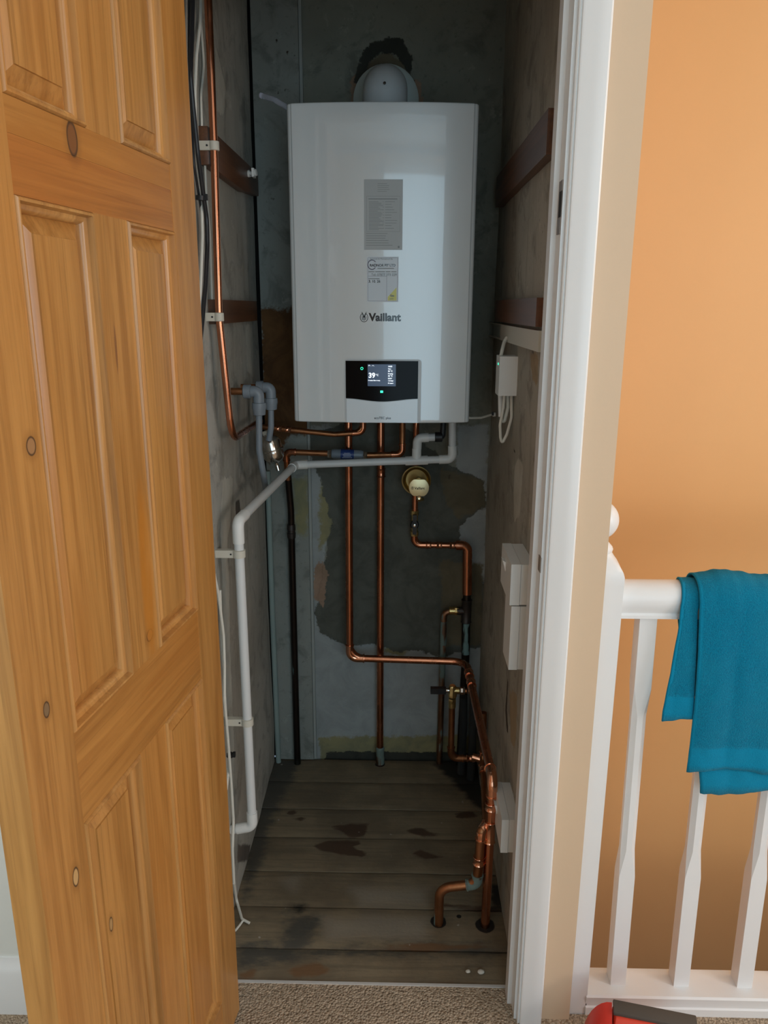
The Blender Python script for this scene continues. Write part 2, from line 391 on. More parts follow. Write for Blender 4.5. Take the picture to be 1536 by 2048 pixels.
# vertical boarded strip in the back left corner, partly bare timber
board_m = old_plaster('painted_board', (.285, .30, .275), (.24, .255, .23), [
    ('bare', (.16, .075, .025), (.085, .04, .015), .03, .006, -.4),
    ('lime', (.27, .25, .13), (.20, .20, .12), .03, .01, .1),
    ('holes', (.03, .022, .018), (.05, .03, .02), .008, .0015, -.8)], streak=(.24, .26, .25), bump=.35)
BX1 = P(596, 60, Y=2.252).x
trim_b = wallgrid('trim_1', 'y', 2.252, XL+.0062, BX1, 0.0, 2.45, .009, .016, {
    'bare': [pb((520, 612), (560, 618), (640, 604), (640, 866), (580, 872), (540, 930), (524, 900), Y=2.252)],
    'lime': [pb((585, 960), (615, 955), (618, 1040), (610, 1075), (590, 1060), Y=2.252)],
    'holes': dots([(570, 70), (575, 105), (557, 165), (557, 185), (573, 180), (553, 82), (588, 110), (589, 1140), (592, 1402), (517, 397), (545, 398)], 3.4, lambda *a: pb(*a, Y=2.252))}, board_m)
tag(trim_b, kind='structure')
bm = B(); box(bm, BX1+.001, BX1+.009, 2.256, 2.2715, 0, 2.45)
tag(obj('trim_2', bm, painted('painted_bead', (.34, .36, .34), .7, .3, 40), bevel=.002), kind='structure')
bm = B(); box(bm, XL-.08, XL-.062, YF+.1, YB+.06, -.05, 2.45); box(bm, XL-.08, XL+.05, YB+.081, YB+.09, -.05, 2.45)
tag(obj('wall_behind_left_panel', bm, mat('gap_shade_black', (.02, .018, .016), .9)), kind='structure')  # near-black backing puts the corner gap's shade into its colour

# cupboard floor: boards with gaps
floor_m = mat('old_floorboards', (.3, .25, .18), .62); n = N(floor_m); w = n.world()
oi = n.attr('plank'); wv = n.node('ShaderNodeVectorMath', operation='ADD'); n.put(wv.inputs[0], w)
cx = n.node('ShaderNodeCombineXYZ'); n.put(cx.inputs[0], n.math('MULTIPLY', oi, 3.7)); n.put(wv.inputs[1], cx.outputs[0])
mp = n.node('ShaderNodeMapping'); n.put(mp.inputs[0], wv.outputs[0]); mp.inputs['Scale'].default_value = (.07, 1, 1)
gr = n.noise(mp.outputs[0], 70, 5, .65, .8); mid = n.noise(wv.outputs[0], 7, 5, .6); fine = n.noise(w, 120, 3)
col = n.mix(n.ramp(mid, .35, .65), (.245, .19, .118), (.165, .127, .08))
col = n.mix(n.math('MULTIPLY', n.ramp(gr, .42, .68), .55), col, (.13, .10, .065))
col = n.mix(n.ramp(n.math('ADD', n.attr('lightdust'), n.math('MULTIPLY', n.math('SUBTRACT', mid, .5), .06)), -.02, .03, 0, .55), col, (.34, .30, .24))
for an, c1, amp, e, mx in (('grime', (.055, .055, .048), .09, .02, .85), ('stain', (.062, .032, .017), .024, .004, .9), ('dark_areas', (.018, .017, .014), .05, .012, .95), ('orange', (.17, .085, .035), .03, .006, .85)):
    v = n.math('ADD', n.attr(an), n.math('MULTIPLY', n.math('SUBTRACT', n.noise(n.world((.6, 1.4, 1)), 30, 5, .65), .5), amp))
    col = n.mix(n.ramp(v, -e, e, 0, mx), col, c1)
for hp, hr in ((P(970, 1849, Z=0), .0235), (P(877, 1842, Z=0), .0195), (P(760, 1527, Z=0), .016), (P(918, 1831, Z=0), .006)):
    col = n.mix(n.ramp(n.blob(w, hp, (hr, hr*1.05, None), n.noise(w, 60, 2), .12), 1.06, .94), col, (.010, .008, .007))
col = n.mix(n.math('MULTIPLY', n.ramp(n.noise(w, 42, 2), .74, .78), .5), col, (.5, .47, .42))
n.color(col); n.bump(n.math('ADD', gr, fine), .35, .002)
bm = B(); plank = []
SL = math.tan(YAW)*0
ys = [1.379, 1.477, 1.607, 1.733, 1.869, 1.999, 2.132, 2.262]
for k in range(7):
    y0, y1 = ys[k]+.0026, ys[k+1]-.0026; zt = -.001-.003*((k*37) % 5)/5
    nx, ny = 56, 11
    g = []
    for i in range(nx+1):
        row = []
        for j in range(ny+1):
            x = XL-.05+(XR+.03-XL+.05)*i/nx; y = y0+(y1-y0)*j/ny
            e = min(j, ny-j)/ny; wob = .0022*mnoise.noise(Vector((x*9, k*5.3+(0 if j < ny/2 else 2), 0)))
            z = zt-.0025*max(0, 1-e*9)+.0012*mnoise.noise(Vector((x*5, y*14, k)))
            row.append(bm.verts.new((x, y+(wob if e == 0 else 0), z)))
        g.append(row)
    for i in range(nx):
        for j in range(ny): bm.faces.new((g[i][j], g[i+1][j], g[i+1][j+1], g[i][j+1]))
    rim = [g[i][0] for i in range(nx+1)]+[g[nx][j] for j in range(1, ny+1)]+[g[i][ny] for i in range(nx-1, -1, -1)]+[g[0][j] for j in range(ny-1, 0, -1)]
    bk = [bm.verts.new((v.co.x, v.co.y, -.022)) for v in rim]
    for i in range(len(rim)): bm.faces.new((rim[i], bk[i], bk[(i+1) % len(rim)], rim[(i+1) % len(rim)]))
    bm.verts.index_update(); plank += [k*.37 % 1]*(len(bm.verts)-len(plank))
bmesh.ops.recalc_face_normals(bm, faces=bm.faces); bm.verts.index_update(); pos = [v.co.copy() for v in bm.verts]
fl = obj('floor_cupboard', bm, floor_m, smooth=40); tag(fl, kind='structure')
fa = {'stain': [pf((660, 1652), (700, 1645), (736, 1647), (732, 1662), (728, 1672), (700, 1672), (684, 1662)), pf((626, 1690), (655, 1680), (720, 1680), (722, 1688), (705, 1692), (735, 1706), (725, 1712), (690, 1708), (640, 1700)), pf((803, 1660), (835, 1652), (862, 1662), (888, 1668), (850, 1672)), pf((820, 1708), (838, 1700), (858, 1706), (890, 1714), (850, 1718)), pf((573, 1622), (588, 1619), (596, 1622), (586, 1628), (575, 1628)), pf((586, 1636), (605, 1632), (612, 1636), (598, 1642)), pf((910, 1625), (945, 1618), (955, 1632), (915, 1636)), pf((870, 1812), (885, 1805), (1015, 1812), (1015, 1822))],
      'dark_areas': [pf((870, 1500), (990, 1500), (1010, 1600), (985, 1640), (940, 1600), (900, 1555), (868, 1530)), pf((575, 1805), (610, 1806), (612, 1822), (592, 1828)), pf((975, 1760), (1014, 1765), (1014, 1815), (985, 1815))],  # near-black areas, the largest in the back right corner
      'grime': [pf((480, 1520), (600, 1515), (585, 1560), (545, 1640), (515, 1740), (490, 1800)), pf((575, 1822), (640, 1840), (620, 1890), (560, 1900), (570, 1850)), pf((478, 1885), (560, 1888), (680, 1905), (600, 1915), (478, 1935)), pf((640, 1895), (900, 1885), (1010, 1895), (1000, 1908), (700, 1905))],
      'orange': [pf((578, 1940), (600, 1928), (640, 1925), (658, 1938), (640, 1952), (590, 1955)), pf((478, 1945), (510, 1938), (512, 1955), (480, 1958)), pf((700, 1893), (820, 1885), (1000, 1890), (850, 1900))],
      'lightdust': [pf((700, 1775), (860, 1770), (860, 1810), (720, 1808)), pf((560, 1755), (600, 1750), (590, 1780)), pf((640, 1830), (860, 1830), (860, 1880), (650, 1880))]}
for an, polys in fa.items():
    a_ = fl.data.attributes.new(an, 'FLOAT', 'POINT'); a_.data.foreach_set('value', [max(-.12, min(.12, max(sdf((c.x, c.y), q) for q in polys))) for c in pos])
a_ = fl.data.attributes.new('plank', 'FLOAT', 'POINT'); a_.data.foreach_set('value', plank)
bm = B(); box(bm, XL-.1, XR+.06, 1.38, 2.3, -.30, -.024)
tag(obj('floor_void', bm, mat('dark_void_under_boards', (.012, .011, .01), .9)), kind='structure')

# landing floor: carpet
carpet_m = mat('beige_loop_carpet', (.36, .27, .19), .95); n = N(carpet_m); w = n.world()
vo = n.node('ShaderNodeTexVoronoi'); n.put(vo.inputs['Vector'], w); vo.inputs['Scale'].default_value = 190
lo = n.noise(w, 160, 3, .7); lb = n.noise(w, 5, 3)
col = n.mix(n.ramp(lo, .35, .68), (.60, .465, .335), (.31, .23, .155)); col = n.mix(n.math('MULTIPLY', n.ramp(lb, .4, .7), .3), col, (.42, .32, .23))
n.color(col); n.bump(n.math('SUBTRACT', lo, vo.outputs['Distance']), .9, .006); n.b.inputs['Specular IOR Level'].default_value = .1
bm = B()
for (x0, x1, y0, y1) in ((-1.5, .371, BY, 1.376), (.371, 2.7, BY, 1.313)):
    box(bm, x0, x1, y0, y1, -.02, .002)
tag(obj('floor', bm, carpet_m, smooth=0), kind='structure')
bm = B(); box(bm, -.36, XR, 1.3745, 1.3805, -.02, .0045)
tag(obj('trim_3', bm, mat('pale_threshold_strip', (.55, .53, .50), .4)), kind='structure')
bm = B(); box(bm, .345, 2.7, YF, 1.385, -.30, -.021); box(bm, -1.5, 2.7, BY, YF, -.30, -.021)
tag(obj('floor_slab', bm, painted('white_stair_edge', (.7, .7, .68))), kind='structure')
# landing walls
def struct_box(name, m, *boxes):
    bm = B()
    for b_ in boxes: box(bm, *b_)
    return tag(obj(name, bm, m, smooth=0), kind='structure')
JX0, JX1, HEAD = -.362, .2602, 1.985
struct_box('wall_front_left', pale_paint, (-1.5, JX0-.012, YF, YF+.09, 0, 2.4))
struct_box('wall_front_right', beige_paint, (JX1+.003, .371, YF, YF+.012, 0, 2.4), (JX1+.018, .315, YF+.012, 1.40, 0, 2.4))
struct_box('wall_over_door', beige_paint, (JX0-.012, JX1+.003, YF, YF+.09, HEAD+.02, 2.4))
struct_box('wall_stairwell', orange_paint, (.33, 2.7, 2.2, 2.28, -2.6, 2.4))
struct_box('wall_cupboard_side', orange_paint, (XR+.052, .345, 1.402, 2.2, -2.6, 2.4))
SY0, SY1, SZ0, SZ1 = -.5, .6, .87, 2.13
struct_box('wall_hall_right', orange_paint, (2.7, 2.78, BY, SY0, -2.6, 2.45), (2.7, 2.78, SY1, 2.28, -2.6, 2.45), (2.7, 2.78, SY0, SY1, -2.6, SZ0), (2.7, 2.78, SY0, SY1, SZ1, 2.45))
struct_box('side_fill_frame', white_gloss, (2.68, 2.72, SY0, SY0+.05, SZ0, SZ1), (2.68, 2.72, SY1-.05, SY1, SZ0, SZ1), (2.68, 2.72, SY0, SY1, SZ0, SZ0+.05), (2.68, 2.72, SY0, SY1, SZ1-.05, SZ1), (2.61, 2.7, SY0-.03, SY1+.03, SZ0-.03, SZ0))  # invented frame around the added side fill light
struct_box('wall_hall_left', pale_paint, (-1.58, -1.5, BY, -.05, 0, 2.45), (-1.58, -1.5, .75, 1.39, 0, 2.45), (-1.58, -1.5, -.05, .75, 0, .75), (-1.58, -1.5, -.05, .75, 1.95, 2.45))
struct_box('wall_hall_rear', beige_paint, (-1.58, -1.27, BY-.1, BY, -.3, 2.4), (-1.07, WX0, BY-.1, BY, -.3, 2.4), (-1.27, -1.07, BY-.1, BY, -.3, WZ0), (-1.27, -1.07, BY-.1, BY, WZ1, 2.4), (WX1, 2.05, BY-.1, BY, -.3, 2.45), (2.63, 2.78, BY-.1, BY, -.3, 2.45), (2.05, 2.63, BY-.1, BY, -.3, 1.08), (2.05, 2.63, BY-.1, BY, 1.60, 2.45), (WX0, WX1, BY-.1, BY, -.3, WZ0), (WX0, WX1, BY-.1, BY, WZ1, 2.4))
struct_box('ceiling', ceiling_paint, (-1.6, 2.8, BY-.1, 2.4, 2.45, 2.5))
struct_box('floor_stair_foot', carpet_m, (.3, 2.78, 1.3, 2.28, -2.7, -2.6))
struct_box('window_1', white_gloss, (WX0, WX0+.05, BY-.03, BY+.02, WZ0, WZ1), (WX1-.05, WX1, BY-.03, BY+.02, WZ0, WZ1), (WX0, WX1, BY-.03, BY+.02, WZ0, WZ0+.05), (WX0, WX1, BY-.03, BY+.02, WZ1-.05, WZ1), (WX0-.03, WX1+.03, BY, BY+.09, WZ0-.03, WZ0))
# skirting left of the door
def moulding(name, prof, a, b, m, parent=None, kind='structure'):
    """profile of (across, out) points swept from a to b"""
    bm = B(); a, b = Vector(a), Vector(b)
    ra = [bm.verts.new(a+Vector(p)) for p in prof]; rb = [bm.verts.new(b+Vector(p)) for p in prof]; n_ = len(prof)
    for i in range(n_): bm.faces.new((ra[i], rb[i], rb[(i+1) % n_], ra[(i+1) % n_]))
    bm.faces.new(ra); bm.faces.new(rb[::-1]); bmesh.ops.recalc_face_normals(bm, faces=bm.faces)
    return tag(obj(name, bm, m, parent, smooth=25), kind=kind)
moulding('baseboard_left', [(0, 0, 0), (0, -.016, 0), (0, -.016, .105), (0, -.012, .115), (0, -.006, .125), (0, -.004, .135), (0, 0, .135)], (-1.5, YF, .002), (JX0-.075, YF, .002), white_gloss)
# door lining with stop, architraves
def lin(x, s):
    bm = B()
    box(bm, *sorted((x, x+s*.018)), YF-.001, 1.402, 0.002, HEAD)             # lining board
    return bm
bm = lin(JX1-.0055, 1); tag(obj('trim_4', bm, white_gloss, smooth=0, bevel=.0012), kind='structure')
bm = B(); box(bm, JX1-.0145, JX1-.0056, 1.335, 1.367, .002, HEAD); tag(obj('trim_5', bm, white_gloss, smooth=0, bevel=.001), kind='structure')
bm = lin(JX0, -1); tag(obj('trim_6', bm, white_gloss, smooth=0), kind='structure')
bm = B(); box(bm, JX0, JX1-.006, YF, 1.402, HEAD, HEAD+.02); tag(obj('trim_7', bm, white_gloss, smooth=0), kind='structure')
ax = JX1
arch = [(0, 0, 0), (0, -.011, 0), (.002, -.0125, 0), (.0025, -.011, 0), (.004, -.0105, 0), (.0055, -.0145, 0), (.009, -.016, 0), (.026, -.0175, 0), (.031, -.0195, 0), (.046, -.0195, 0), (.049, -.017, 0), (.0495, 0, 0)]
moulding('trim_8', arch, (ax, YF, .002), (ax, YF, HEAD+.06), white_gloss)
moulding('trim_9', [(-p[0], p[1], 0) for p in arch], (JX0-.011, YF, .002), (JX0-.011, YF, HEAD+.06), white_gloss)

# ---------------------------------------------------------------- lock keeps on the lining
t = thing('strike_plate', P(1122, 408, X=JX1-.0058), 'small metal strike plate with dark slot, upper on white door lining', 'strike plate')
p = P(1122, 408, X=JX1-.0058); bm = B(); box(bm, p.x-.0012, p.x+.001, 1.302, 1.326, p.z-.045, p.z+.035); obj('plate', bm, mat('dull_bronze', (.19, .14, .11), .4, .8), t, bevel=.0005)
bm = B(); box(bm, p.x-.0016, p.x-.0008, 1.3005, 1.318, p.z-.020, p.z+.019); obj('slot', bm, mat('dark_slot', (.015, .012, .01), .8), t)
p = P(1082, 1132, X=JX1-.0058)
bm = B(); box(bm, p.x-.0010, p.x+.001, 1.2985, 1.318, p.z-.014, p.z+.014)
tag(obj('lock_keep', bm, mat('worn_wood_recess', (.25, .20, .16), .7)), 'small worn latch recess on white door lining at handrail height', 'lock keep')

# ---------------------------------------------------------------- the pine door, standing open
ANG = math.radians(7.2); HX, HY = -.326, 1.300
door = bpy.data.objects.new('door_1', None); link(door); door.location = (HX, HY, .012)
tag(door, 'open six-panel stained pine door left of the boiler cupboard', 'door', kind='structure')
du = Vector((-math.sin(ANG), -math.cos(ANG), 0)); dn = Vector((math.cos(ANG), -math.sin(ANG), 0))   # along the leaf; out of the seen face
DM = Matrix((du, dn, Vector((0, 0, 1)))).transposed().to_4x4()
door.matrix_world = Matrix.Translation((HX, HY, .012)) @ DM if DM.determinant() > 0 else Matrix.Translation((HX, HY, .012)) @ Matrix((-du, dn, Vector((0, 0, 1)))).transposed().to_4x4()
sgn = 1 if DM.determinant() > 0 else -1            # local x runs along the leaf
DW, DT, z0 = .5815, .040, .012
def dk(u, z): return (sgn*u, 0, z-z0)
pine_b, pine_d = (.52, .255, .07), (.37, .165, .04)
kn = [(dk(.505, 1.308), (.0085, None, .010), (.36, .19, .08), 'knot'), (dk(.533, 1.013), (.006, None, .010), (.22, .14, .07), 'knot'), (dk(.515, .775), (.0065, None, .013), (.55, .34, .14), 'knot'), (dk(.442, .637), (.0045, None, .011), (.42, .25, .1), 'knot'), (dk(.27, .988), (.010, None, .009), (.42, .17, .04), 'knot'), (dk(.361, 1.635), (.011, None, .018), (.22, .09, .03), 'knot'), (dk(.265, 1.08), (.018, None, .13), (.50, .19, .025), 'soft'), (dk(.30, 1.40), (.003, None, .03), (.20, .08, .03), 'soft')]
pine_v = wood('stained_pine_upright_grain', 'z', pine_b, pine_d, door, marks=kn)
pine_h = wood('stained_pine_level_grain', 'x', (.50, .24, .062), (.36, .155, .036), door, marks=kn[5:6])
pine_red = wood('red_stained_pine_rail', 'x', (.46, .19, .045), (.33, .12, .028), door, marks=kn[5:6])
def dobj(name, bm, m, bevel=0, parent=door, smooth=30):
    """door pieces are built in leaf coordinates (u, n, z) and parented to the leaf"""
    for v in bm.verts: v.co = Vector((sgn*v.co.x, v.co.y, v.co.z-z0))
    if sgn < 0: bmesh.ops.reverse_faces(bm, faces=bm.faces)
    if bevel: bmesh.ops.bevel(bm, geom=[e for e in bm.edges if len(e.link_faces) == 2 and e.calc_face_angle(0) > .6], offset=bevel, segments=2, affect='EDGES')
    xs = [v.co for v in bm.verts]; c = Vector(((min(p.x for p in xs)+max(p.x for p in xs))/2, (min(p.y for p in xs)+max(p.y for p in xs))/2, min(p.z for p in xs)))
    bmesh.ops.translate(bm, verts=bm.verts, vec=-c); me = bpy.data.meshes.new(name); bm.to_mesh(me); bm.free(); me.materials.append(m)
    for p_ in me.polygons: p_.use_smooth = True
    me.set_sharp_from_angle(angle=math.radians(smooth))
    o = bpy.data.objects.new(name, me); link(o, parent); o.location = c - (parent.location if parent is not door else Vector()); return o
UC = [(.0915, .2425), (.3300, .4860)]                     # panel openings across the leaf
ZC = [(.130, .829), (.955, 1.560), (1.652, 1.890)]        # and up it
DTOP = 1.985
for u0, u1 in ((0.0, UC[0][0]), (UC[1][1], DW)):
    bm = B(); box(bm, u0, u1, -DT, 0, z0, DTOP); dobj('stile', bm, pine_v, .0012)
for z_0, z_1, m in ((z0, ZC[0][0], pine_h), (ZC[0][1], ZC[1][0], pine_h), (ZC[1][1], 1.617, pine_red), (1.6172, ZC[2][0], pine_h), (ZC[2][1], DTOP, pine_h)):
    bm = B(); box(bm, UC[0][0], UC[1][1], -DT, -.0006, z_0, z_1); dobj('rail', bm, m)
for z_0, z_1 in ZC:
    bm = B(); box(bm, UC[0][1], UC[1][0], -DT, -.0003, z_0, z_1); dobj('muntin', bm, pine_v)
def ring_prof(bm, u0, u1, za, zb, prof):
    """prof: (inset, depth) rings lofted around a rectangle"""
    rings = []
    for ins, d in prof:
        rings.append([bm.verts.new((a, d, b)) for a, b in ((u0+ins, za+ins), (u1-ins, za+ins), (u1-ins, zb-ins), (u0+ins, zb-ins))])
    for i in range(len(rings)-1):
        for k in range(4): bm.faces.new((rings[i][k], rings[i][(k+1) % 4], rings[i+1][(k+1) % 4], rings[i+1][k]))
    return rings
mould_m = wood('pine_moulding', 'z', (.54, .285, .09), (.36, .17, .05), door)
for u0, u1 in UC:
    for za, zb in ZC:
        bm = B(); r = ring_prof(bm, u0, u1, za, zb, [(.012, -.0175), (.0145, -.0155), (.034, -.0065), (.0345, -.0045), (.037, -.0042)])
        bm.faces.new(r[-1]); b2 = [bm.verts.new((v.co.x, -.030, v.co.z)) for v in r[0]]
        for k in range(4): bm.faces.new((b2[k], b2[(k+1) % 4], r[0][(k+1) % 4], r[0][k]))
        bm.faces.new(b2[::-1]); bmesh.ops.recalc_face_normals(bm, faces=bm.faces); pn = dobj('door_panel', bm, pine_v)
        bm = B(); ring_prof(bm, u0, u1, za, zb, [(0, -.018), (0, -.003), (.0008, .0012), (.0025, .0032), (.005, .0028), (.0060, -.0015), (.0066, -.0052), (.010, -.0060), (.013, -.0085), (.0145, -.0125), (.0150, -.0180)])
        bmesh.ops.recalc_face_normals(bm, faces=bm.faces); dobj('panel_moulding', bm, mould_m)

# ---------------------------------------------------------------- boiler
BXC, BW, BZ0, BZ1, BYF, BYB = -.0425, .2195, 1.174, 1.899, 1.920, 2.255
def bf(x): return BYF - .016*(1-min(1, abs((x-BXC)/BW))**2.4)
boiler = thing('boiler', (BXC, 2.1, BZ0), 'large white wall-hung boiler with black control display and stickers', 'boiler')
out = []
R_ = .012; NS = 56
for i in range(NS+1):
    x = BXC-BW+R_+(2*BW-2*R_)*i/NS; out.append((x, bf(x)))
rc = [(BXC+BW-R_+R_*math.sin(a*math.pi/16), BYF+R_-R_*math.cos(a*math.pi/16)+.0009) for a in range(1, 9)]
lc = [(2*BXC-x, y) for x, y in rc][::-1]
seam = 1.985
front = lc+out+rc
poly = [Vector((x, y, BZ0)) for x, y in front]+[Vector((BXC+BW, seam, BZ0)), Vector((BXC-BW, seam, BZ0))]
def capped(poly, h, r, m, name, parent):
    """prism whose rims are rounded by stepping the outline inwards"""
    bm = B(); c = sum(poly, Vector())/len(poly); rings = []
    for k in range(5):
        a = k/4*math.pi/2; rings.append((r*(1-math.sin(a)), r*(1-math.cos(a))))
    steps = rings+[(0, r*2.2), (0, h-r*2.2)]+[(i_, h-z_) for i_, z_ in rings[::-1]]
    allr = []
    for ins, dz in steps:
        rr = []
        for i, p in enumerate(poly):
            t = (poly[(i+1) % len(poly)]-poly[i-1]).normalized(); nrm = Vector((t.y, -t.x, 0))
            rr.append(bm.verts.new(p-nrm*ins+Vector((0, 0, dz))))
        allr.append(rr)
    L = len(poly)
    for a, b in zip(allr, allr[1:]):
        for i in range(L): bm.faces.new((a[i], a[(i+1) % L], b[(i+1) % L], b[i]))
    bm.faces.new(allr[0][::-1]); bm.faces.new(allr[-1]); bmesh.ops.recalc_face_normals(bm, faces=bm.faces)
    return obj(name, bm, m, parent, smooth=40)
capped(poly, BZ1-BZ0, .004, boiler_white, 'front_casing', boiler)
bm = B(); box(bm, BXC-BW+.004, BXC+BW-.004, seam+.0015, BYB, BZ0+.012, BZ1-.004); obj('rear_casing', bm, mat('grey_white_steel', (.55, .56, .56), .4), boiler, bevel=.003)
bm = B(); box(bm, BXC-.15, BXC+.15, 2.05, 2.245, BZ0+.003, BZ0+.012); obj('connection_plate', bm, mat('grey_steel_plate', (.25, .25, .25), .5, .5), boiler)
def onb(px, py): q = P(px, py, Y=1.907); return q.x, q.z
def bquad(bm, x0, x1, za, zb, lift, thick, nseg=10, r=0, top=None, bot=None):
    """panel lying on the curved boiler face; optional corner radius and curved rims"""
    pts = []
    def arc(cx, cz, a0, a1):
        return [(cx+r*math.cos(a0+(a1-a0)*k/6), cz+r*math.sin(a0+(a1-a0)*k/6)) for k in range(7)]
    if r: o_ = arc(x1-r, zb-r, math.pi/2, 0)+arc(x1-r, za+r, 0, -math.pi/2)+arc(x0+r, za+r, -math.pi/2, -math.pi)+arc(x0+r, zb-r, math.pi, math.pi/2)
    else:
        t_ = [(x0+(x1-x0)*k/nseg, (top(x0+(x1-x0)*k/nseg) if top else zb)) for k in range(nseg+1)]
        b_ = [(x1-(x1-x0)*k/nseg, (bot(x1-(x1-x0)*k/nseg) if bot else za)) for k in range(nseg+1)]
        o_ = t_+b_
    f_ = [bm.verts.new((x, bf(x)-lift-thick, z)) for x, z in o_]; g_ = [bm.verts.new((x, bf(x)-lift+.001, z)) for x, z in o_]
    n_ = len(f_); fs = [bm.faces.new(f_)]
    for i in range(n_): fs.append(bm.faces.new((f_[i], g_[i], g_[(i+1) % n_], f_[(i+1) % n_])))
    bmesh.ops.recalc_face_normals(bm, faces=fs)
X0, ZT = onb(690.5, 718); X1, ZB = onb(841, 843.5)
bm = B(); bquad(bm, X0-.001, X1, BZ0+.001, ZT, 0, .003, r=.008); bez = obj('control_panel', bm, mat('grey_white_bezel', (.58, .60, .61), .35), boiler)
xa, za = onb(692, 796); xb, zb = onb(836.5, 722)
mid = (xa+xb)/2; hw = (xb-xa)/2
curve = lambda x: za - .007*(.5+.5*math.cos(math.pi*(x-mid)/hw))
bm = B(); bquad(bm, xa, xb, za, zb, .003, .0012, 24, bot=curve); gl = obj('display_glass', bm, black_gloss, bez)
x0, z1 = onb(735.5, 728); x1, z_ = onb(791.5, 772)
bm = B(); bquad(bm, x0, x1, z_, z1, .0042, .0003); obj('screen', bm, screen_m, bez)
xf0, zf1 = onb(693.5, 797); xf1, zf0 = onb(834.5, 843)
flapm = mat('pale_blue_white_flap', (.76, .83, .88), .3, coat=.6)  # raised pale blue base stands in for the window's reflection
bm = B(); bquad(bm, xf0, xf1, BZ0+.002, za, .003, .0025, 24, top=lambda x: curve(x)-.001); obj('flap', bm, flapm, bez)
scr = lambda x: bf(x)-.0047
def tx(s, px, py, hpx, m, parent, warp=scr, **k):
    q = P(px, py, Y=1.903); return text('lettering', s, (q.x, 0, q.z), hpx*.00122/.70, m, parent, warp=warp, **k)
tx('39', 737, 755, 9.5, screen_text, bez, bold=.0004)
tx('°C', 751.5, 751.5, 3.6, screen_text, bez, bold=.0001)
tx('Heating flow temp.', 736.5, 761.5, 2.2, screen_text, bez, bold=.00012)
for i, s in enumerate(('14:03', 'Time', '50 °C', 'Heating', '45 °C', 'DHW', '1.2 bar', 'Pressure')):
    tx(s, 776, 734+i*4.75, 2.7 if i % 2 == 0 else 2.2, screen_text, bez, bold=.00014)
bm = B()
q = P(738.5, 732, Y=1.9); 
for k in range(10):
    a = math.pi*k/9; 
    sphere(bm, (q.x+.0018*math.cos(a), bf(q.x)-.0047, q.z+.0022*math.sin(a)), .0005, 1, 6, 4)
    if k < 7: sphere(bm, (q.x+.009+.0022*math.cos(a*1.4), bf(q.x)-.0047, q.z-.0004+.0022*math.sin(a*1.4)), .0005, 1, 6, 4)
obj('status_icon', bm, screen_text, bez)
x, z = onb(724, 736.5); bm = B()
tube(bm, [Vector((x+.0029*math.cos(a*math.pi/10), bf(x)-.0046, z+.0029*math.sin(a*math.pi/10))) for a in range(21)], .0007, 0, 6); obj('power_button', bm, green_led, bez)
x, z = onb(763.5, 782.8); bm = B(); bquad(bm, x-.0034, x+.0034, z-.0027, z+.0027, .0042, .0003); obj('confirm_button', bm, green_led, bez)
fl_w = lambda x: bf(x)-.0057
tx('ecoTEC plus', 748.5, 837.5, 4.6, ink, bez, warp=fl_w, bold=.0001)
cas = lambda x: bf(x)-.0003
tx('Vaillant', 738.5, 641.5, 14.3, ink, boiler, warp=cas, bold=.001, space=1.02)
# round emblem left of the lettering
x, z = onb(728.3, 634.5); bm = B()
tube(bm, [Vector((x+.0092*math.cos(a*math.pi/16), bf(x)-.0004, z-.0005+.0102*math.sin(a*math.pi/16))) for a in range(9, 56)][:47] if False else [Vector((x+.0090*math.cos(math.radians(118)+a*math.radians(304)/30), bf(x)-.0004, z-.0005+.0104*math.sin(math.radians(118)+a*math.radians(304)/30))) for a in range(31)], .0007, 0, 6)
for s in (-1, 1):
    tube(bm, [Vector((x, bf(x)-.0004, z-.001)), Vector((x+s*.0025, bf(x)-.0004, z+.006)), Vector((x+s*.0055, bf(x)-.0004, z+.0125))], [.0014, .0012, .0005], 0, 6)
    tube(bm, [Vector((x+s*.0042, bf(x)-.0004, z+.002)), Vector((x+s*.0035, bf(x)-.0004, z-.006))], .0008, 0, 6)
tube(bm, [Vector((x, bf(x)-.0004, z)), Vector((x, bf(x)-.0004, z-.0075))], .0009, 0, 6)
obj('emblem', bm, ink, boiler)
# stickers
x0, z1 = onb(728, 359); x1, z_ = onb(804.5, 500)
bm = B(); bquad(bm, x0, x1, z_, z1, 0, .0003); st1 = obj('data_label', bm, paper, boiler); tag(st1, 'matt grey data label with small print')
bm = B(); rr = random.Random(3); lw = lambda x: bf(x)-.0003
def bar(bm, xa, xb, zc, h): bquad(bm, xa, xb, zc-h/2, zc+h/2, .0003, .0001, 4)
wd, ht = x1-x0, z1-z_
bx0, bx1, bzt, bzb = x0+.07*wd, x1-.07*wd, z1-.235*ht, z1-.735*ht
for zc in (bzt, bzb): bar(bm, bx0, bx1, zc, .0005)
for xc in (bx0, bx1): bar(bm, xc-.0002, xc+.0002, (bzt+bzb)/2, bzt-bzb)
bar(bm, bx0+.004, bx1-.006, bzt-.006, .0018)
for i in range(24):
    zc = bzt-.012-i*.0029
    if zc < bzb+.003: break
    bar(bm, bx0+.005, bx0+.005+.018+.018*rr.random(), zc, .0009)
    if i % 2 == 0: bar(bm, bx0+.0425, bx0+.0425+.014+.016*rr.random(), zc, .0009); bar(bm, bx0+.0375, bx0+.0385+.001*rr.random(), zc, .0012)
for i in range(6): bar(bm, x0+.05*wd, x0+.05*wd+(.035+.03*rr.random()), z1-.765*ht-i*.0052, .0010)
for i in range(5): bar(bm, x0+.35*wd, x0+.35*wd+.008+.02*rr.random(), z1-.06*ht-i*.0042, .0008)
bar(bm, x1-.0105, x1-.0065, z_+.0065, .0045)
obj('small_print', bm, ink_grey, st1)
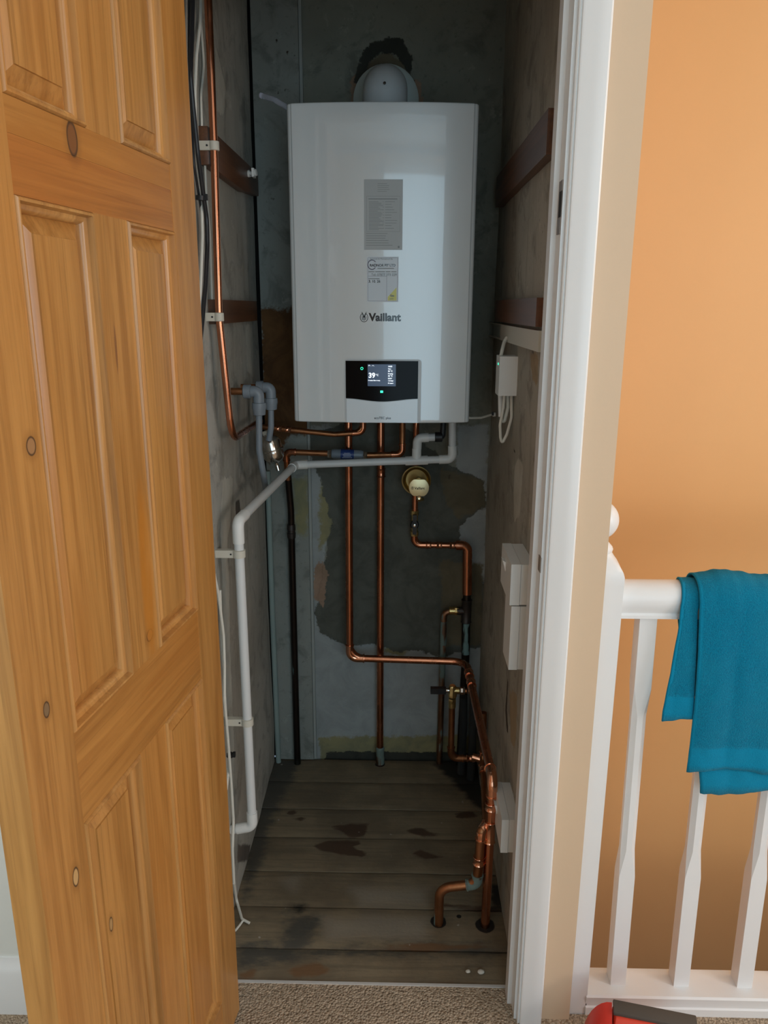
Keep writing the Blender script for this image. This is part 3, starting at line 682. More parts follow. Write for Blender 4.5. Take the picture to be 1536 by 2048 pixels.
x0, z1 = onb(734, 513.5); x1, z_ = onb(796.5, 604)
bm = B(); bquad(bm, x0, x1, z_, z1, 0, .0003); st2 = obj('service_sticker', bm, clear_film, boiler); tag(st2, 'pale service sticker with handwritten date and yellow corner')
bm = B(); m_ = .0022
for zc in (z1-m_, z_+m_): bar(bm, x0+m_, x1-m_, zc, .0005)
for xc in (x0+m_, x1-m_): bar(bm, xc-.0003, xc+.0003, (z1+z_)/2, z1-z_-2*m_)
xs_, zs_ = onb(773.5, 552.5); bar(bm, x0+m_, xs_, zs_, .0006); bar(bm, xs_-.0003, xs_+.0003, (zs_+z_+m_)/2, zs_-z_-m_)
q = P(744, 529.5, Y=1.905)
tube(bm, [Vector((q.x+.0098*math.cos(math.radians(35+a*10)), bf(q.x)-.0004, q.z+.0105*math.sin(math.radians(35+a*10)))) for a in range(30)], .0011, 0, 6)
obj('printed_border', bm, mat('purple_grey_print', (.20, .19, .25), .6), st2)
sw = lambda x: bf(x)-.0005
tx('Serviced & Maintained By', 740, 519, 3.0, ink_grey, st2, warp=sw)
tx('RADNOR FIT LTD', 739.5, 533, 4.6, ink, st2, warp=sw, bold=.0002, space=.95)
tx('Tel: 07877 373 229', 742.5, 551.5, 4.4, ink_grey, st2, warp=sw, bold=.0001)
bm = B()
for xa_, xb_, py_ in ((755, 788, 537), (737, 749, 543.5), (750.5, 770, 543.5), (771.5, 781, 543.5), (782.5, 793, 543.5), (737, 759, 557.5)):
    u_, v_ = onb(xa_, py_), onb(xb_, py_); bquad(bm, u_[0], v_[0], u_[1]-.0009, u_[1]+.0009, .0003, .00015, 4)
obj('small_print', bm, ink_grey, st2)
tx('3. 10. 26', 737, 565, 4.6, ink, st2, warp=sw, bold=.0002)
bm = B(); a_ = onb(775.5, 594); b_ = onb(793, 575); c_ = onb(793, 601); d_ = onb(775.5, 601)
bm.faces.new([bm.verts.new((u[0], bf(u[0])-.0005, u[1])) for u in (a_, b_, c_, d_)]); obj('yellow_corner', bm, yellow_print, st2, smooth=0)
tx('Gas', 780, 593, 3.6, ink, st2, warp=lambda x: bf(x)-.0008, bold=.0002); tx('SAFE', 779, 599, 2.6, ink_grey, st2, warp=lambda x: bf(x)-.0008)

# flue on the boiler
flue = thing('flue_elbow', (BXC, 2.13, BZ1), 'white flue elbow with round wall plate on top of the boiler', 'flue')
fz = 1.974; flx = -.041
bm = B(); tube(bm, [(flx, 2.125, BZ1+.0003), (flx, 2.125, fz+.015), (flx, 2.255, fz+.012)], .056, .055, 36); obj('elbow_pipe', bm, mat('white_flue_plastic', (.62, .66, .68), .35), flue)
bm = B(); lathe(bm, [(.060, 0), (.086, .0), (.087, .003), (.080, .010), (.058, .018), (.053, .018)], (flx, 2.256, fz+.010), (0, -1, 0), 40); obj('wall_plate', bm, mat('pale_green_white_plastic', (.58, .66, .64), .4), flue)
bm = B(); lathe(bm, [(.003, 0), (.0035, .001), (.002, .002)], (flx, 2.0705, 1.978), (0, -1, 0), 12); obj('screw', bm, dark_metal, flue)
# clear hose poking out at the top left of the boiler
a_, b_, c_ = P(522, 191, Y=2.05), P(548, 199, Y=2.02), P(580, 212, Y=1.985)
bm = B(); tube(bm, [a_, b_, Vector((c_.x, 2.0, BZ1+.004)), Vector((-.2, 2.03, BZ1+.002)), Vector((-.10, 2.06, BZ1+.002))], .0065, .02, 12)
tag(obj('plastic_hose', bm, clear_tube_m), 'clear plastic hose end sticking out over the boiler top left corner', 'hose')

# ---------------------------------------------------------------- copper and plastic pipe runs
def run(name, label, pts, r, m, bend=.03, cat='pipe', group=None, pname='pipe'):
    base = min((Vector(p) for p in pts), key=lambda p: p.z)
    t = thing(name, base, label, cat, group)
    bm = B(); tube(bm, pts, r, bend, 20); obj(pname, bm, m, t, smooth=50); return t
def fit(t, name, fn, m, label=None):
    bm = B(); fn(bm); o = obj(name, bm, m, t, smooth=40)
    if label: tag(o, label)
    return o
R22, R15, R28 = .0112, .0078, .0142
ZA = BZ0+.004
# boiler flow: down, right, then forward along the right-hand wall and into the floor
fx, fy = P(970, 1850, Z=0).x, P(970, 1850, Z=0).y
xA, zA = P(699.5, 1300, Y=2.196).x, .396
FA = [(P(697, 850, Y=2.196).x, 2.196, ZA), (xA, 2.196, zA), (.217, 2.186, zA-.003), (fx+.002, fy, .405), (fx, fy, -.06)]
t = run('copper_pipe', 'bright copper pipe dropping from boiler, turning right and running forward to the floor', FA, R22, cu, .045)
fit(t, 'elbow', lambda bm: elbow(bm, FA[0], FA[1], FA[2], R22, .034), cu_fit)
fit(t, 'elbow', lambda bm: elbow(bm, FA[2], FA[3], FA[4], R22, .030, .016), cu_fit)
for k in (.06, .16): fit(t, 'coupling', lambda bm: sleeve(bm, Vector(FA[2]).lerp(Vector(FA[3]), k+.08), Vector(FA[3])-Vector(FA[2]), R22, .03), cu_fit)
fit(t, 'coupling', lambda bm: sleeve(bm, (fx+.001, fy, P(983, 1612, Y=fy).z), (0, 0, 1), R22, .018), cu_fit)
tz = P(983, 1663, Y=fy).z
def tee_(bm):
    sleeve(bm, (fx+.001, fy, tz), (0, 0, 1), R22, .056)
fit(t, 'tee', tee_, cu_fit)
# lower branch: out of the tee, down, left, and into the floor by its own hole
hx, hy = P(877, 1845, Z=0).x, P(877, 1845, Z=0).y
bz = P(940, 1768, Y=fy).z; bxx = P(955, 1740, Y=fy-.01).x
BR = [(fx, fy, tz+.006), (bxx+.006, fy-.004, tz+.004), (bxx, fy-.006, bz+.006), (hx, hy-.004, bz-.014), (hx, hy, -.06)]
BRT = run('copper_branch_pipe', 'short copper branch from lower tee bending left into its own floor hole', [(BR[0][0]-.0152, BR[0][1], BR[0][2]), BR[1], BR[2], BR[3], BR[4]], R22, cu_dull, .034)
fit(BRT, 'elbow', lambda bm: elbow(bm, (fx-.0152, fy, tz+.006), BR[1], BR[2], R22, .016, .012), cu_fit)
fit(BRT, 'coupling', lambda bm: sleeve(bm, Vector(BR[1]).lerp(Vector(BR[2]), .55), Vector(BR[2])-Vector(BR[1]), R22, .02), cu_fit)
fit(BRT, 'elbow', lambda bm: elbow(bm, BR[1], BR[2], BR[3], R22, .018, .012, 1.15), cu_green, 'old elbow crusted with green patina')
fit(BRT, 'pipe_tail', lambda bm: tube(bm, [(hx, hy-.0015, .045), (hx, hy, -.05)], R22*1.04, 0, 20), cu_old, 'dark pipe end tarnished grey green')
# return pipe straight to the floor
rx, ry = P(760, 1527, Z=0).x, 2.2345
t = run('copper_pipe', 'bright straight copper pipe from boiler to floor at the middle of back wall', [(rx-.001, ry, ZA), (rx, ry, -.05)], R22, cu)
z_ = P(764, 945, Y=ry).z
fit(t, 'coupling', lambda bm: sleeve(bm, (rx, ry, z_), (0, 0, 1), R22, .026), cu)
fit(t, 'floor_coupling', lambda bm: lathe(bm, [(R22, 0), (R22*1.25, .001), (R22*1.3, .022), (R22*1.2, .028), (R22*1.2, .05), (R22*1.28, .054), (R22*1.2, .06), (R22, .062)], (rx, ry, .0), (0, 0, 1), 20), cu_green, 'old coupling crusted blue green')
# upper level pipe from the boiler to the left
y_ = 2.160; a_ = P(726, 851, Y=y_); b_ = P(690, 866, Y=y_); c_ = P(555, 858, Y=y_-.01)
HP = [(a_.x, y_, ZA), (a_.x, y_, b_.z+.002), (c_.x+.16, y_-.002, b_.z-.004), (c_.x, y_-.004, c_.z), (c_.x-.06, y_, c_.z+.006)]
t = run('copper_pipe', 'upper of two level copper pipes running left under the boiler', HP, R15, cu_dull, .03)
fit(t, 'elbow', lambda bm: elbow(bm, HP[0], HP[1], HP[2], R15, .018, .014), cu)
for k in (0.0, .16): fit(t, 'coupling', lambda bm: sleeve(bm, Vector(HP[3]).lerp(Vector(HP[2]), k+.03), Vector(HP[2])-Vector(HP[3]), R15, .016), cu_fit)
# lower level pipe with inline conditioner
y_ = 2.168; a_ = P(805, 850, Y=y_); c_ = P(572, 905, Y=y_); b_ = P(800, 909, Y=y_)
LP = [(a_.x, y_, ZA), (a_.x, y_, b_.z), (P(735, 912, Y=y_).x, y_, b_.z-.003), (P(655, 912, Y=y_).x, y_, c_.z-.002), (c_.x, y_, c_.z+.002), (c_.x+.001, y_+.02, P(572, 962, Y=y_).z)]
t = run('copper_pipe', 'lower of two level copper pipes, with a grey inline conditioner', LP, R15*1.1, cu_dull, .022)
fit(t, 'elbow', lambda bm: elbow(bm, LP[0], LP[1], LP[2], R15*1.1, .018, .014), cu)
fit(t, 'elbow', lambda bm: elbow(bm, LP[3], LP[4], LP[5], R15*1.1, .016, .012), cu)
pa, pb_ = Vector(LP[2]), Vector(LP[3]); ax_ = (pa-pb_).normalized(); mc = (pa+pb_)/2
con = fit(t, 'inline_conditioner', lambda bm: lathe(bm, [(.008, -.046), (.0125, -.045), (.0145, -.038), (.0145, .038), (.0125, .045), (.008, .046)], mc, ax_, 24), grey_plastic, 'grey plastic inline conditioner')
def lbl(bm): lathe(bm, [(.0147, -.019), (.0149, -.0188), (.0149, .0188), (.0147, .019)], mc, ax_, 24)
bm = B(); lbl(bm); lb_ = obj('blue_label', bm, mat('blue_label', (.02, .05, .20), .4), con, smooth=40)
bm = B()
for i, L_ in enumerate((.018, .024, .022, .028)): box(bm, mc.x-L_/2, mc.x+L_/2, mc.y-.0152, mc.y-.0147, mc.z+.006-i*.0042-.0006, mc.z+.006-i*.0042+.0006)
obj('label_print', bm, mat('white_print', (.6, .65, .7), .5), con, smooth=0)
for s in (-1, 1): fit(t, 'union_nut', lambda bm: hexnut(bm, mc+ax_*s*.051, ax_, .0125, .012), chrome)
# dark old pipe below it, down the back left corner
d0 = Vector(LP[5]); DX = d0.x; DY = 2.232
DP = [(DX, d0.y, d0.z+.01), (DX+.001, DY-.01, d0.z-.1), (DX-.002, DY, -.04)]
t = run('old_pipe', 'blackened old pipe standing in the back left corner below the grey conditioner pipe', DP, .0098, cu_dark, 0)
zc = P(573, 1062, Y=2.225).z
fit(t, 'compression_joint', lambda bm: (lathe(bm, [(.0098, -.022), (.0125, -.021), (.0135, -.005), (.012, -.004), (.012, .004), (.0135, .005), (.0125, .021), (.0098, .022)], (DX, DY-.008, zc), (0, 0, 1), 12)), dark_metal)
fit(t, 'lower_length', lambda bm: tube(bm, [(DX, DY-.006, zc-.02), (DX-.002, DY, .45), (DX-.002, DY, -.02)], .0105, 0, 14), copper('green_black_pipe', (.05, .055, .047), .5, .5, .5, (.07, .12, .11)))
bm = B(); tube(bm, [(-.388, 2.236, .98), (-.389, 2.238, .5), (-.386, 2.238, -.02)], .0085, 0, 14)
tag(obj('painted_pipe', bm, painted('flaking_green_paint', (.26, .33, .31), .7, .6, 30, .3)), 'pale green painted pipe in the back left corner', 'pipe')

# boiler discharge with brass cap, valve, and the stepped copper pipe below it
vx = P(832, 870, Y=2.225).x; vy = 2.225; zv = P(829, 1046, Y=vy).z; ze = P(835, 1090, Y=vy).z
vx2 = P(829, 1046, Y=vy).x
xe = P(935, 1090, Y=vy).x; zt_ = P(937, 1188, Y=vy).z
VP = [(vx, vy, ZA), (vx2+.001, vy, .97), (vx2, vy, ze), (xe, vy, ze), (xe+.004, vy, zt_)]
t = run('copper_pipe', 'copper pipe below the brass cap, stepping right with a black lever valve', VP, R15*1.15, cu, .03)
fit(t, 'elbow', lambda bm: elbow(bm, VP[1], VP[2], VP[3], R15*1.15, .026, .016), cu)
for q in (.22, .42, .66, .80): fit(t, 'coupling', lambda bm: sleeve(bm, Vector(VP[2]).lerp(Vector(VP[3]), q+.05), (1, 0, 0), R15*1.18, .016), cu_fit)
fit(t, 'wide_elbow', lambda bm: tube(bm, [Vector(VP[3])+Vector((-.035, 0, 0)), VP[3], (xe+.004, vy, zt_+.0)], R28*1.02, .030, 20), cu, 'wider copper bend')
val = fit(t, 'valve_body', lambda bm: (lathe(bm, [(.008, -.040), (.013, -.039), (.013, -.026), (.010, -.024), (.0105, 0), (.010, .024), (.013, .026), (.013, .039), (.008, .040)], (vx2, vy, zv), (0, 0, 1), 8)), brass)
def lever(bm):
    lathe(bm, [(.011, 0), (.013, .003), (.013, .009), (.010, .012)], (vx2, vy-.010, zv), (0, -1, 0), 20); box(bm, vx2-.006, vx2+.006, vy-.022, vy-.012, zv-.030, zv+.030)
bm = B(); lever(bm); obj('lever', bm, black_plastic, val, smooth=40)
bm = B(); lathe(bm, [(.0045, 0), (.0045, .0015), (.003, .002)], (vx2, vy-.0215, zv-.002), (0, -1, 0), 14); obj('lever_screw', bm, chrome, val)
# brass ring and cap carried by that pipe
cx_, cz_ = P(833, 963, Y=2.16).x, P(833, 963, Y=2.16).z
cap = thing('brass_cap', (cx_, 2.13, cz_-.045), 'round brass cup with a flat-sided cap on the copper pipe under the white waste tee', 'brass cap')
bm = B(); lathe(bm, [(.034, -.016), (.041, -.012), (.0425, 0), (.0425, .004), (.040, .005), (.0375, .004), (.036, -.002), (.030, -.010), (.012, -.012)], (cx_, 2.175, cz_), (0, -1, 0), 40); obj('cup', bm, brass, cap)
px_, pz_ = P(838, 975.5, Y=2.128).x, P(838, 975.5, Y=2.128).z
bm = B(); lathe(bm, [(.010, 0), (.010, .045)], (px_, 2.178, pz_+.008), (0, -1, 0), 20); obj('stem', bm, mat('dark_brass', (.20, .14, .05), .4, .9), cap)
pts = []
for k in range(64):
    a = 2*math.pi*k/64; x, z = .0285*math.cos(a), .0285*math.sin(a)
    pts.append(Vector((px_+x, 2.133, pz_+max(-.0245, min(.0240, z)))))
bm = B(); prism(bm, pts, (0, -.006, 0)); cp = obj('cap_plate', bm, brass_pale, cap, bevel=.0008)
text('lettering', 'Vaillant', (px_-.0128, 2.1266, pz_-.0045), .0098, ink, cp, bold=.0002)
bm = B(); tube(bm, [Vector((px_-.0185+.0032*math.cos(a*math.pi/8), 2.1266, pz_-.001+.0038*math.sin(a*math.pi/8))) for a in range(17)], .0005, 0, 6)
for s in (-1, 1): tube(bm, [(px_-.0185, 2.1266, pz_-.003), (px_-.0185+s*.0018, 2.1266, pz_+.0035)], .0005, 0, 6)
obj('emblem', bm, mat('worn_grey_print', (.16, .14, .09), .5), cp)
bm = B(); lathe(bm, [(.004, -.01), (.0075, -.008), (.0075, .002), (.005, .004), (.004, .001), (.001, .0005)], (px_+.001, 2.128, pz_-.030), (0, -1, 0), 20); obj('screw', bm, mat('bright_brass_screw', (.85, .75, .5), .25, 1), cap)
bm = B(); tube(bm, [(px_+.001, 2.140, pz_-.028), (px_+.001, 2.150, pz_-.042), (px_+.012, 2.17, pz_-.044)], .005, .008, 12); obj('tail', bm, brass, cap)

# old pipes behind, right of centre
ox = xe+.004; oy = vy+.004
t = run('old_pipe', 'blackened old pipe with blue green streaks at the back right', [(ox, oy, zt_+.006), (ox+.002, oy, .36), (ox-.004, oy+.01, -.04)], .0125, cu_dark, 0)
zt1 = P(935, 1222, Y=oy).z
fit(t, 'tee', lambda bm: (sleeve(bm, (ox, oy, zt1), (0, 0, 1), .0135, .075), tube(bm, [(ox, oy, zt1), (ox-.03, oy, zt1)], .0125, 0, 16)), dark_metal)
fit(t, 'streaked_length', lambda bm: tube(bm, [(ox, oy, zt1-.03), (ox+.002, oy, .40)], .0133, 0, 16), copper('blue_green_streaks', (.05, .04, .035), .4, .5, .75, (.17, .29, .29), 3), 'length streaked blue green')
gx = P(886, 1300, Y=oy).x
GP = [(ox-.012, oy, zt1), (gx, oy, zt1-.004), (gx, oy+.002, .42), (gx-.002, 2.248, -.04)]
t = run('old_pipe', 'old copper pipe with green patina left of the blackened pipe', GP, .0098, cu_old, .018)
fit(t, 'union', lambda bm: (hexnut(bm, ((ox+gx)/2+.004, oy, zt1), (1, 0, 0), .0135, .014), lathe(bm, [(.010, -.014), (.012, -.012), (.012, .012), (.010, .014)], ((ox+gx)/2-.006, oy, zt1), (1, 0, 0), 16)), brass)
fit(t, 'green_length', lambda bm: tube(bm, [(gx, oy, zt1-.035), (gx, oy+.001, .43)], .0103, 0, 16), cu_green, 'length crusted with green patina')
fit(t, 'foot_length', lambda bm: tube(bm, [(gx-.0005, oy+.02, .22), (gx-.002, 2.248, -.03)], .0103, 0, 16), cu_green, 'lower length crusted with green patina')

# valve loop low at the right
wy = 2.10; wz = P(905, 1381, Y=wy).z; wx = P(905, 1381, Y=wy).x
t = thing('valve', (wx, wy, wz-.05), 'brass stop valve with a black handle beside low copper pipes', 'valve')
bm = B(); lathe(bm, [(.009, -.022), (.0135, -.020), (.0135, -.010), (.012, -.008), (.012, .012), (.010, .016), (.009, .017)], (wx, wy, wz), (0, 0, 1), 8); lathe(bm, [(.009, 0), (.0105, .002), (.0105, .020), (.009, .022)], (wx, wy, wz), (1, 0, 0), 12); obj('valve_body', bm, brass, t)
bm = B(); lathe(bm, [(.006, 0), (.0065, .012), (.005, .016)], (wx-.008, wy, wz), (-1, 0, 0), 14); obj('spindle', bm, chrome, t)
bm = B(); box(bm, wx-.066, wx-.020, wy-.008, wy+.008, wz-.009, wz+.009); obj('handle', bm, black_plastic, t, bevel=.003)
bm = B(); hexnut(bm, (wx+.030, wy, wz), (1, 0, 0), .0115, .014); obj('union_nut', bm, chrome, t)
bm = B(); hexnut(bm, (wx, wy, wz-.033), (0, 0, 1), .0125, .014); lathe(bm, [(.0095, -.012), (.0115, -.010), (.0115, .010), (.0095, .012)], (wx, wy, wz-.045), (0, 0, 1), 14); obj('lower_nut', bm, brass, t)
qz = P(905, 1516, Y=wy).z
qx = P(950, 1518, Y=wy).x
LPs = [(wx, wy, wz-.04), (wx+.001, wy, qz), (qx+.02, wy, qz-.001)]
t = run('copper_pipe', 'dull copper pipe under the brass stop valve bending right near the floor', LPs, R22*.86, cu_dull, .03)
fit(t, 'elbow', lambda bm: elbow(bm, *LPs, R22*.86, .026, .014), cu_dull)
for s in (.6, .8): fit(t, 'coupling', lambda bm: sleeve(bm, Vector(LPs[1]).lerp(Vector(LPs[2]), s), (1, 0, 0), R22*.86, .018), cu_fit)
ux = .232
t = run('copper_pipe', 'short copper stub joining the stop valve to the pipe along the right wall', [(wx+.034, wy, wz), (ux-.018, wy-.003, zA+.002 if abs(zA-wz) < .03 else wz)], R15*1.05, cu_dull, 0)
fit(t, 'coupling', lambda bm: sleeve(bm, (wx+.058, wy, wz), (1, 0, 0), R15*1.05, .022), cu_fit)
# second forward run, below the first, beside the right wall
SX = P(968, 1470, Y=2.03).x; s0 = P(966, 1425, Y=2.03).z; s1 = P(969, 1520, Y=2.03).z
SP = [(SX-.004, 2.03, s0), (SX, 2.03, s1), (fx+.012, 1.66, s1-.03), (fx+.014, 1.645, -.05)]
t = run('copper_pipe', 'second lower copper pipe running forward along the right wall under the first', SP, R22*.86, cu_dull, .03)
fit(t, 'tee', lambda bm: (sleeve(bm, (SX, 2.03, s1+.005), (0, 0, 1), R22*.9, .05), tube(bm, [(SX, 2.03, s1), (SX-.03, 2.04, s1+.004)], R22, 0, 16)), cu_fit)
fit(t, 'coupling', lambda bm: sleeve(bm, Vector(SP[1]).lerp(Vector(SP[2]), .14), Vector(SP[2])-Vector(SP[1]), R22*.9, .02), cu_fit)
# black lagged pipes in the corner behind
for q, (px, yy) in enumerate(((925, 2.19), (945, 2.16))):
    p = P(px, 1450, Y=yy)
    bm = B(); tube(bm, [(p.x, yy, p.z+.10), (p.x+.004, yy+.01, p.z), (p.x, yy, -.03)], .0125, 0, 14)
    tag(obj('lagged_pipe', bm, mat('black_pipe_lagging', (.028, .03, .03), .9)), ('black lagged pipe nearer the stop valve in the dark right corner', 'black lagged pipe nearer the right wall in the dark corner')[q], 'pipe')

# tall copper pipe on the left wall
ly = 1.655
LC = [P(420, -60, Y=ly), P(428, 292, Y=ly), P(437, 634, Y=ly), P(453, 830, Y=ly), P(466, 876, Y=ly), None]
LC = [(-.3705, ly, 2.3), (-.3700, ly, 1.759), (-.3735, ly-.01, 1.43), (-.369, ly, 1.17), (-.372, 1.93, 1.165)]
LC = [Vector((P(417, -60, Y=ly).x, ly, 2.44)), P(428, 292, Y=ly), P(438, 634, Y=ly-.012), Vector((P(464, 880, Y=ly).x, ly, P(464, 880, Y=ly).z)), P(520, 842, Y=1.98)]
t = run('copper_pipe', 'tall thin copper pipe clipped up the left wall beside the cables', LC, R15, cu, .05)
# push-fit elbows with grey plastic pipe
def pushfit(label, ex, ey, ez, back, downpts):
    t = thing('plastic_pipe', Vector(downpts[-1]), label, 'pipe')
    bm = B(); tube(bm, downpts, .0078, .04, 16); obj('pipe', bm, grey_plastic, t)
    bm = B(); c = Vector((ex, ey, ez))
    tube(bm, [c+Vector((-back*.8, 0, 0)), c, c+Vector((0, 0, -.034))], .0132, .014, 18)
    lathe(bm, [(.0125, 0), (.0165, .001), (.0165, .017), (.013, .019)], c+Vector((-back*.8+.004, 0, 0)), (-1, 0, 0), 18)
    lathe(bm, [(.0125, 0), (.0165, .001), (.0172, .011), (.0155, .018), (.0145, .029), (.011, .030)], c+Vector((0, 0, -.026)), (0, 0, -1), 18)
    obj('push_fit_elbow', bm, grey_plastic, t, smooth=40); return t
e1 = P(517, 783, Y=1.83); d1 = P(520, 900, Y=1.83); d2 = P(533, 985, Y=2.0)
pushfit('nearer grey plastic pipe curving down from its push-fit elbow', e1.x, 1.83, e1.z, .027, [(e1.x, 1.83, e1.z-.03), (d1.x-.002, 1.83, d1.z), (d1.x+.004, 1.84, d1.z-.06), (d2.x, 2.0, d2.z)])
e2 = P(541, 775, Y=1.95); f1 = P(537, 878, Y=1.95)
pushfit('farther short grey plastic pipe from the rear push-fit elbow to the steel arrestor', e2.x, 1.95, e2.z, .027, [(e2.x, 1.95, e2.z-.03), (e2.x-.002, 1.95, f1.z+.03), (f1.x, 1.955, f1.z-.004)])
bm = B(); a_ = P(462, 787, Y=1.83); tube(bm, [(XL-.002, 1.83, e1.z), (e1.x-.018, 1.83, e1.z)], R15*1.1, 0, 14)
tag(obj('copper_stub', bm, cu_dull), 'short copper stub entering the nearer grey push-fit elbow', 'pipe')
bm = B(); tube(bm, [(XL-.002, 1.95, e2.z), (e2.x-.018, 1.95, e2.z)], R15*1.1, 0, 14)
tag(obj('copper_stub', bm, cu_dull), 'short copper stub entering the rear grey push-fit elbow', 'pipe')
# steel arrestor, tilted
sa, sb = P(533, 862, Y=1.985), P(556, 938, Y=1.985); axv = (sa-sb).normalized()
t = thing('shock_arrestor', sb, 'polished steel bulb-shaped arrestor tilted beside grey plastic pipes', 'shock arrestor')
L_ = (sa-sb).length
bm = B(); pr = [(.006, .10), (.007, .15), (.016, .21), (.024, .27), (.0275, .34), (.0275, .475), (.0305, .48), (.0312, .50), (.0305, .52), (.0275, .525), (.0275, .70), (.024, .79), (.016, .86), (.011, .90), (.009, .98)]
lathe(bm, [(r, L_*h) for r, h in pr], sb, axv, 32); obj('bulb', bm, chrome, t, smooth=35)
bm = B(); lathe(bm, [(.006, -.004), (.006, L_*.12)], sb, axv, 16); obj('spout', bm, chrome, t)
bm = B(); hexnut(bm, sb+axv*L_*.93, axv, .012, .016); obj('nut', bm, plastic_cream, t)

# white waste pipe
RW = .0107
wy = 2.135; w1 = P(905, 918, Y=wy); w0 = P(590, 930, Y=2.12); wt = P(897, 850, Y=wy)
tee = P(833, 921, Y=wy); te = P(835, 876, Y=wy); th = P(878, 874, Y=wy)
lw = Vector((-.3475, 1.605, P(482, 1043, Y=1.605).z)); lb_ = P(505, 1652, Y=1.60)
WP = [(w1.x-.004, wy, ZA-.006), (w1.x, wy, w1.z), w0, lw, (lb_.x, 1.60, lb_.z), (XL+.001, 1.60, lb_.z-.012)]
t = run('waste_pipe', 'white plastic waste pipe from under the boiler along the left wall and down', WP, RW, waste_white, .016)
def wel(i, ext=.022, bend=.016): fit(t, 'elbow', lambda bm: elbow(bm, WP[i-1], WP[i], WP[i+1], RW, bend, ext, 1.2, plain=True), plastic_white)
wel(1); wel(2); wel(3, .034); wel(4, .026)
def tee2(bm):
    d = (Vector(w0)-Vector(w1)).normalized()
    lathe(bm, [(RW, -.032), (RW*1.22, -.0315), (RW*1.22, .0315), (RW, .032)], tee, d, 24); tube(bm, [tee, tee+Vector((0, 0, .034))], RW*1.22, 0, 24)
fit(t, 'tee', tee2, plastic_white)
fit(t, 'branch', lambda bm: tube(bm, [tee+Vector((0, 0, .02)), te, th], RW, .014, 20), waste_white)
fit(t, 'elbow', lambda bm: elbow(bm, tee, te, th, RW, .014, .018, 1.2, plain=True), plastic_white)
fit(t, 'hose_adaptor', lambda bm: (lathe(bm, [(RW, -.012), (RW*1.3, -.011), (RW*1.3, .008), (RW, .010)], th, (1, 0, 0), 20), tube(bm, [th, th+Vector((.010, 0, .002)), Vector((th.x+.014, wy+.01, ZA-.004))], RW*.78, .012, 14)), black_plastic, 'black rubber hose adaptor')
fit(t, 'boiler_spigot', lambda bm: lathe(bm, [(.005, 0), (.0055, .022)], (w1.x-.004, wy, ZA-.016), (0, 0, 1), 12), dark_metal)
# pipe clips
def clip(label, p, r, m, group, name='pipe_clip'):
    """saddle clip wrapped round a pipe and fixed to the wall on its left"""
    t = thing(name, Vector((XL, p.y, p.z)), label, 'pipe clip', group)
    bm = B(); lathe(bm, [(r*1.02, -.009), (r*1.32, -.008), (r*1.32, .008), (r*1.02, .009)], p, (0, 0, 1), 20); obj('collar', bm, m, t)
    bm = B(); box(bm, XL-.002, p.x-r*.6, p.y-.007, p.y+.007, p.z-.0085, p.z+.0085); obj('bracket', bm, m, t, bevel=.0015)
    bm = B(); lathe(bm, [(.002, 0), (.002, .001)], (p.x-r*1.6, p.y-.007, p.z), (0, -1, 0), 10); obj('screw_hole', bm, black_plastic, t)
g_ = 'cream clips on the copper pipe'
clip('cream clip on the tall copper pipe at the upper batten', LC[1], R15, plastic_cream, g_)
clip('cream clip on the tall copper pipe at the lower batten', LC[2], R15, plastic_cream, g_)
p1 = P(488, 1107, Y=1.604); p2 = P(496, 1443, Y=1.602); g_ = 'clips on the white waste pipe'
clip('upper cream clip holding the white waste pipe off the wall', Vector((lw.x, 1.604, p1.z)), RW, plastic_cream, g_)
clip('lower cream clip holding the white waste pipe off the wall', Vector((lw.x*.36+lb_.x*.64, 1.602, p2.z)), RW, plastic_cream, g_)

# ---------------------------------------------------------------- battens, trunking, boxes on the side walls
def plank_box(name, label, cat, m, x0, x1, y0, y1, za, zb, group=None, bevel=.0015):
    bm = B(); box(bm, x0, x1, y0, y1, za, zb); return tag(obj(name, bm, m, bevel=bevel), label, cat, group)
g_ = 'dark shelf battens'
bm = B(); prism(bm, [Vector((XL-.001, 1.655, 1.726)), Vector((XL-.001, 2.02, 1.7255)), Vector((XL-.001, 2.07, 1.7305)), Vector((XL-.001, 2.215, 1.740)), Vector((XL-.001, 2.215, 1.7975)), Vector((XL-.001, 1.655, 1.797))], (.019, 0, 0))
tag(obj('batten', bm, batten_m, bevel=.0015), 'upper dark wooden batten on the left wall with white plug at its end', 'batten', g_)
plank_box('batten', 'lower dark wooden batten on the left wall behind the copper pipe', 'batten', batten_m, XL-.001, XL+.017, 1.66, 2.13, 1.416, 1.4665, g_)
plank_box('batten', 'upper dark wooden batten on the right wall', 'batten', batten_m, XR-.020, XR+.001, 1.445, 2.17, 1.708, 1.781, g_)
plank_box('batten', 'lower dark wooden batten on the right wall above the white trunking', 'batten', batten_m, XR-.020, XR+.001, 1.46, 2.08, 1.4185, 1.4705, g_)
q = P(494, 345, Y=2.05)
t = thing('plastic_plug', q, 'small white plastic plug sticking out of the upper left batten', 'plug')
bm = B(); lathe(bm, [(.006, 0), (.0085, .001), (.0085, .006), (.0045, .007), (.0045, .016), (.008, .017), (.008, .024), (.005, .025)], Vector((XL+.017, 2.07, q.z)), (1, -.25, .1), 16); obj('body', bm, plastic_white, t)
bm = B(); box(bm, XL+.030, XL+.036, 2.052, 2.080, q.z-.009, q.z+.011); obj('wing', bm, plastic_white, t, bevel=.002)
t = thing('cable_trunking', (XR, 1.85, 1.373), 'white plastic cable trunking along the right wall, open at the far end', 'trunking')
bm = B(); box(bm, XR-.016, XR+.001, 1.44, 1.86, 1.374, 1.412); obj('cover', bm, plastic_cream, t, bevel=.001)
bm = B(); box(bm, XR-.015, XR+.001, 1.863, 2.0, 1.374, 1.412); obj('far_cover', bm, plastic_cream, t, bevel=.001)
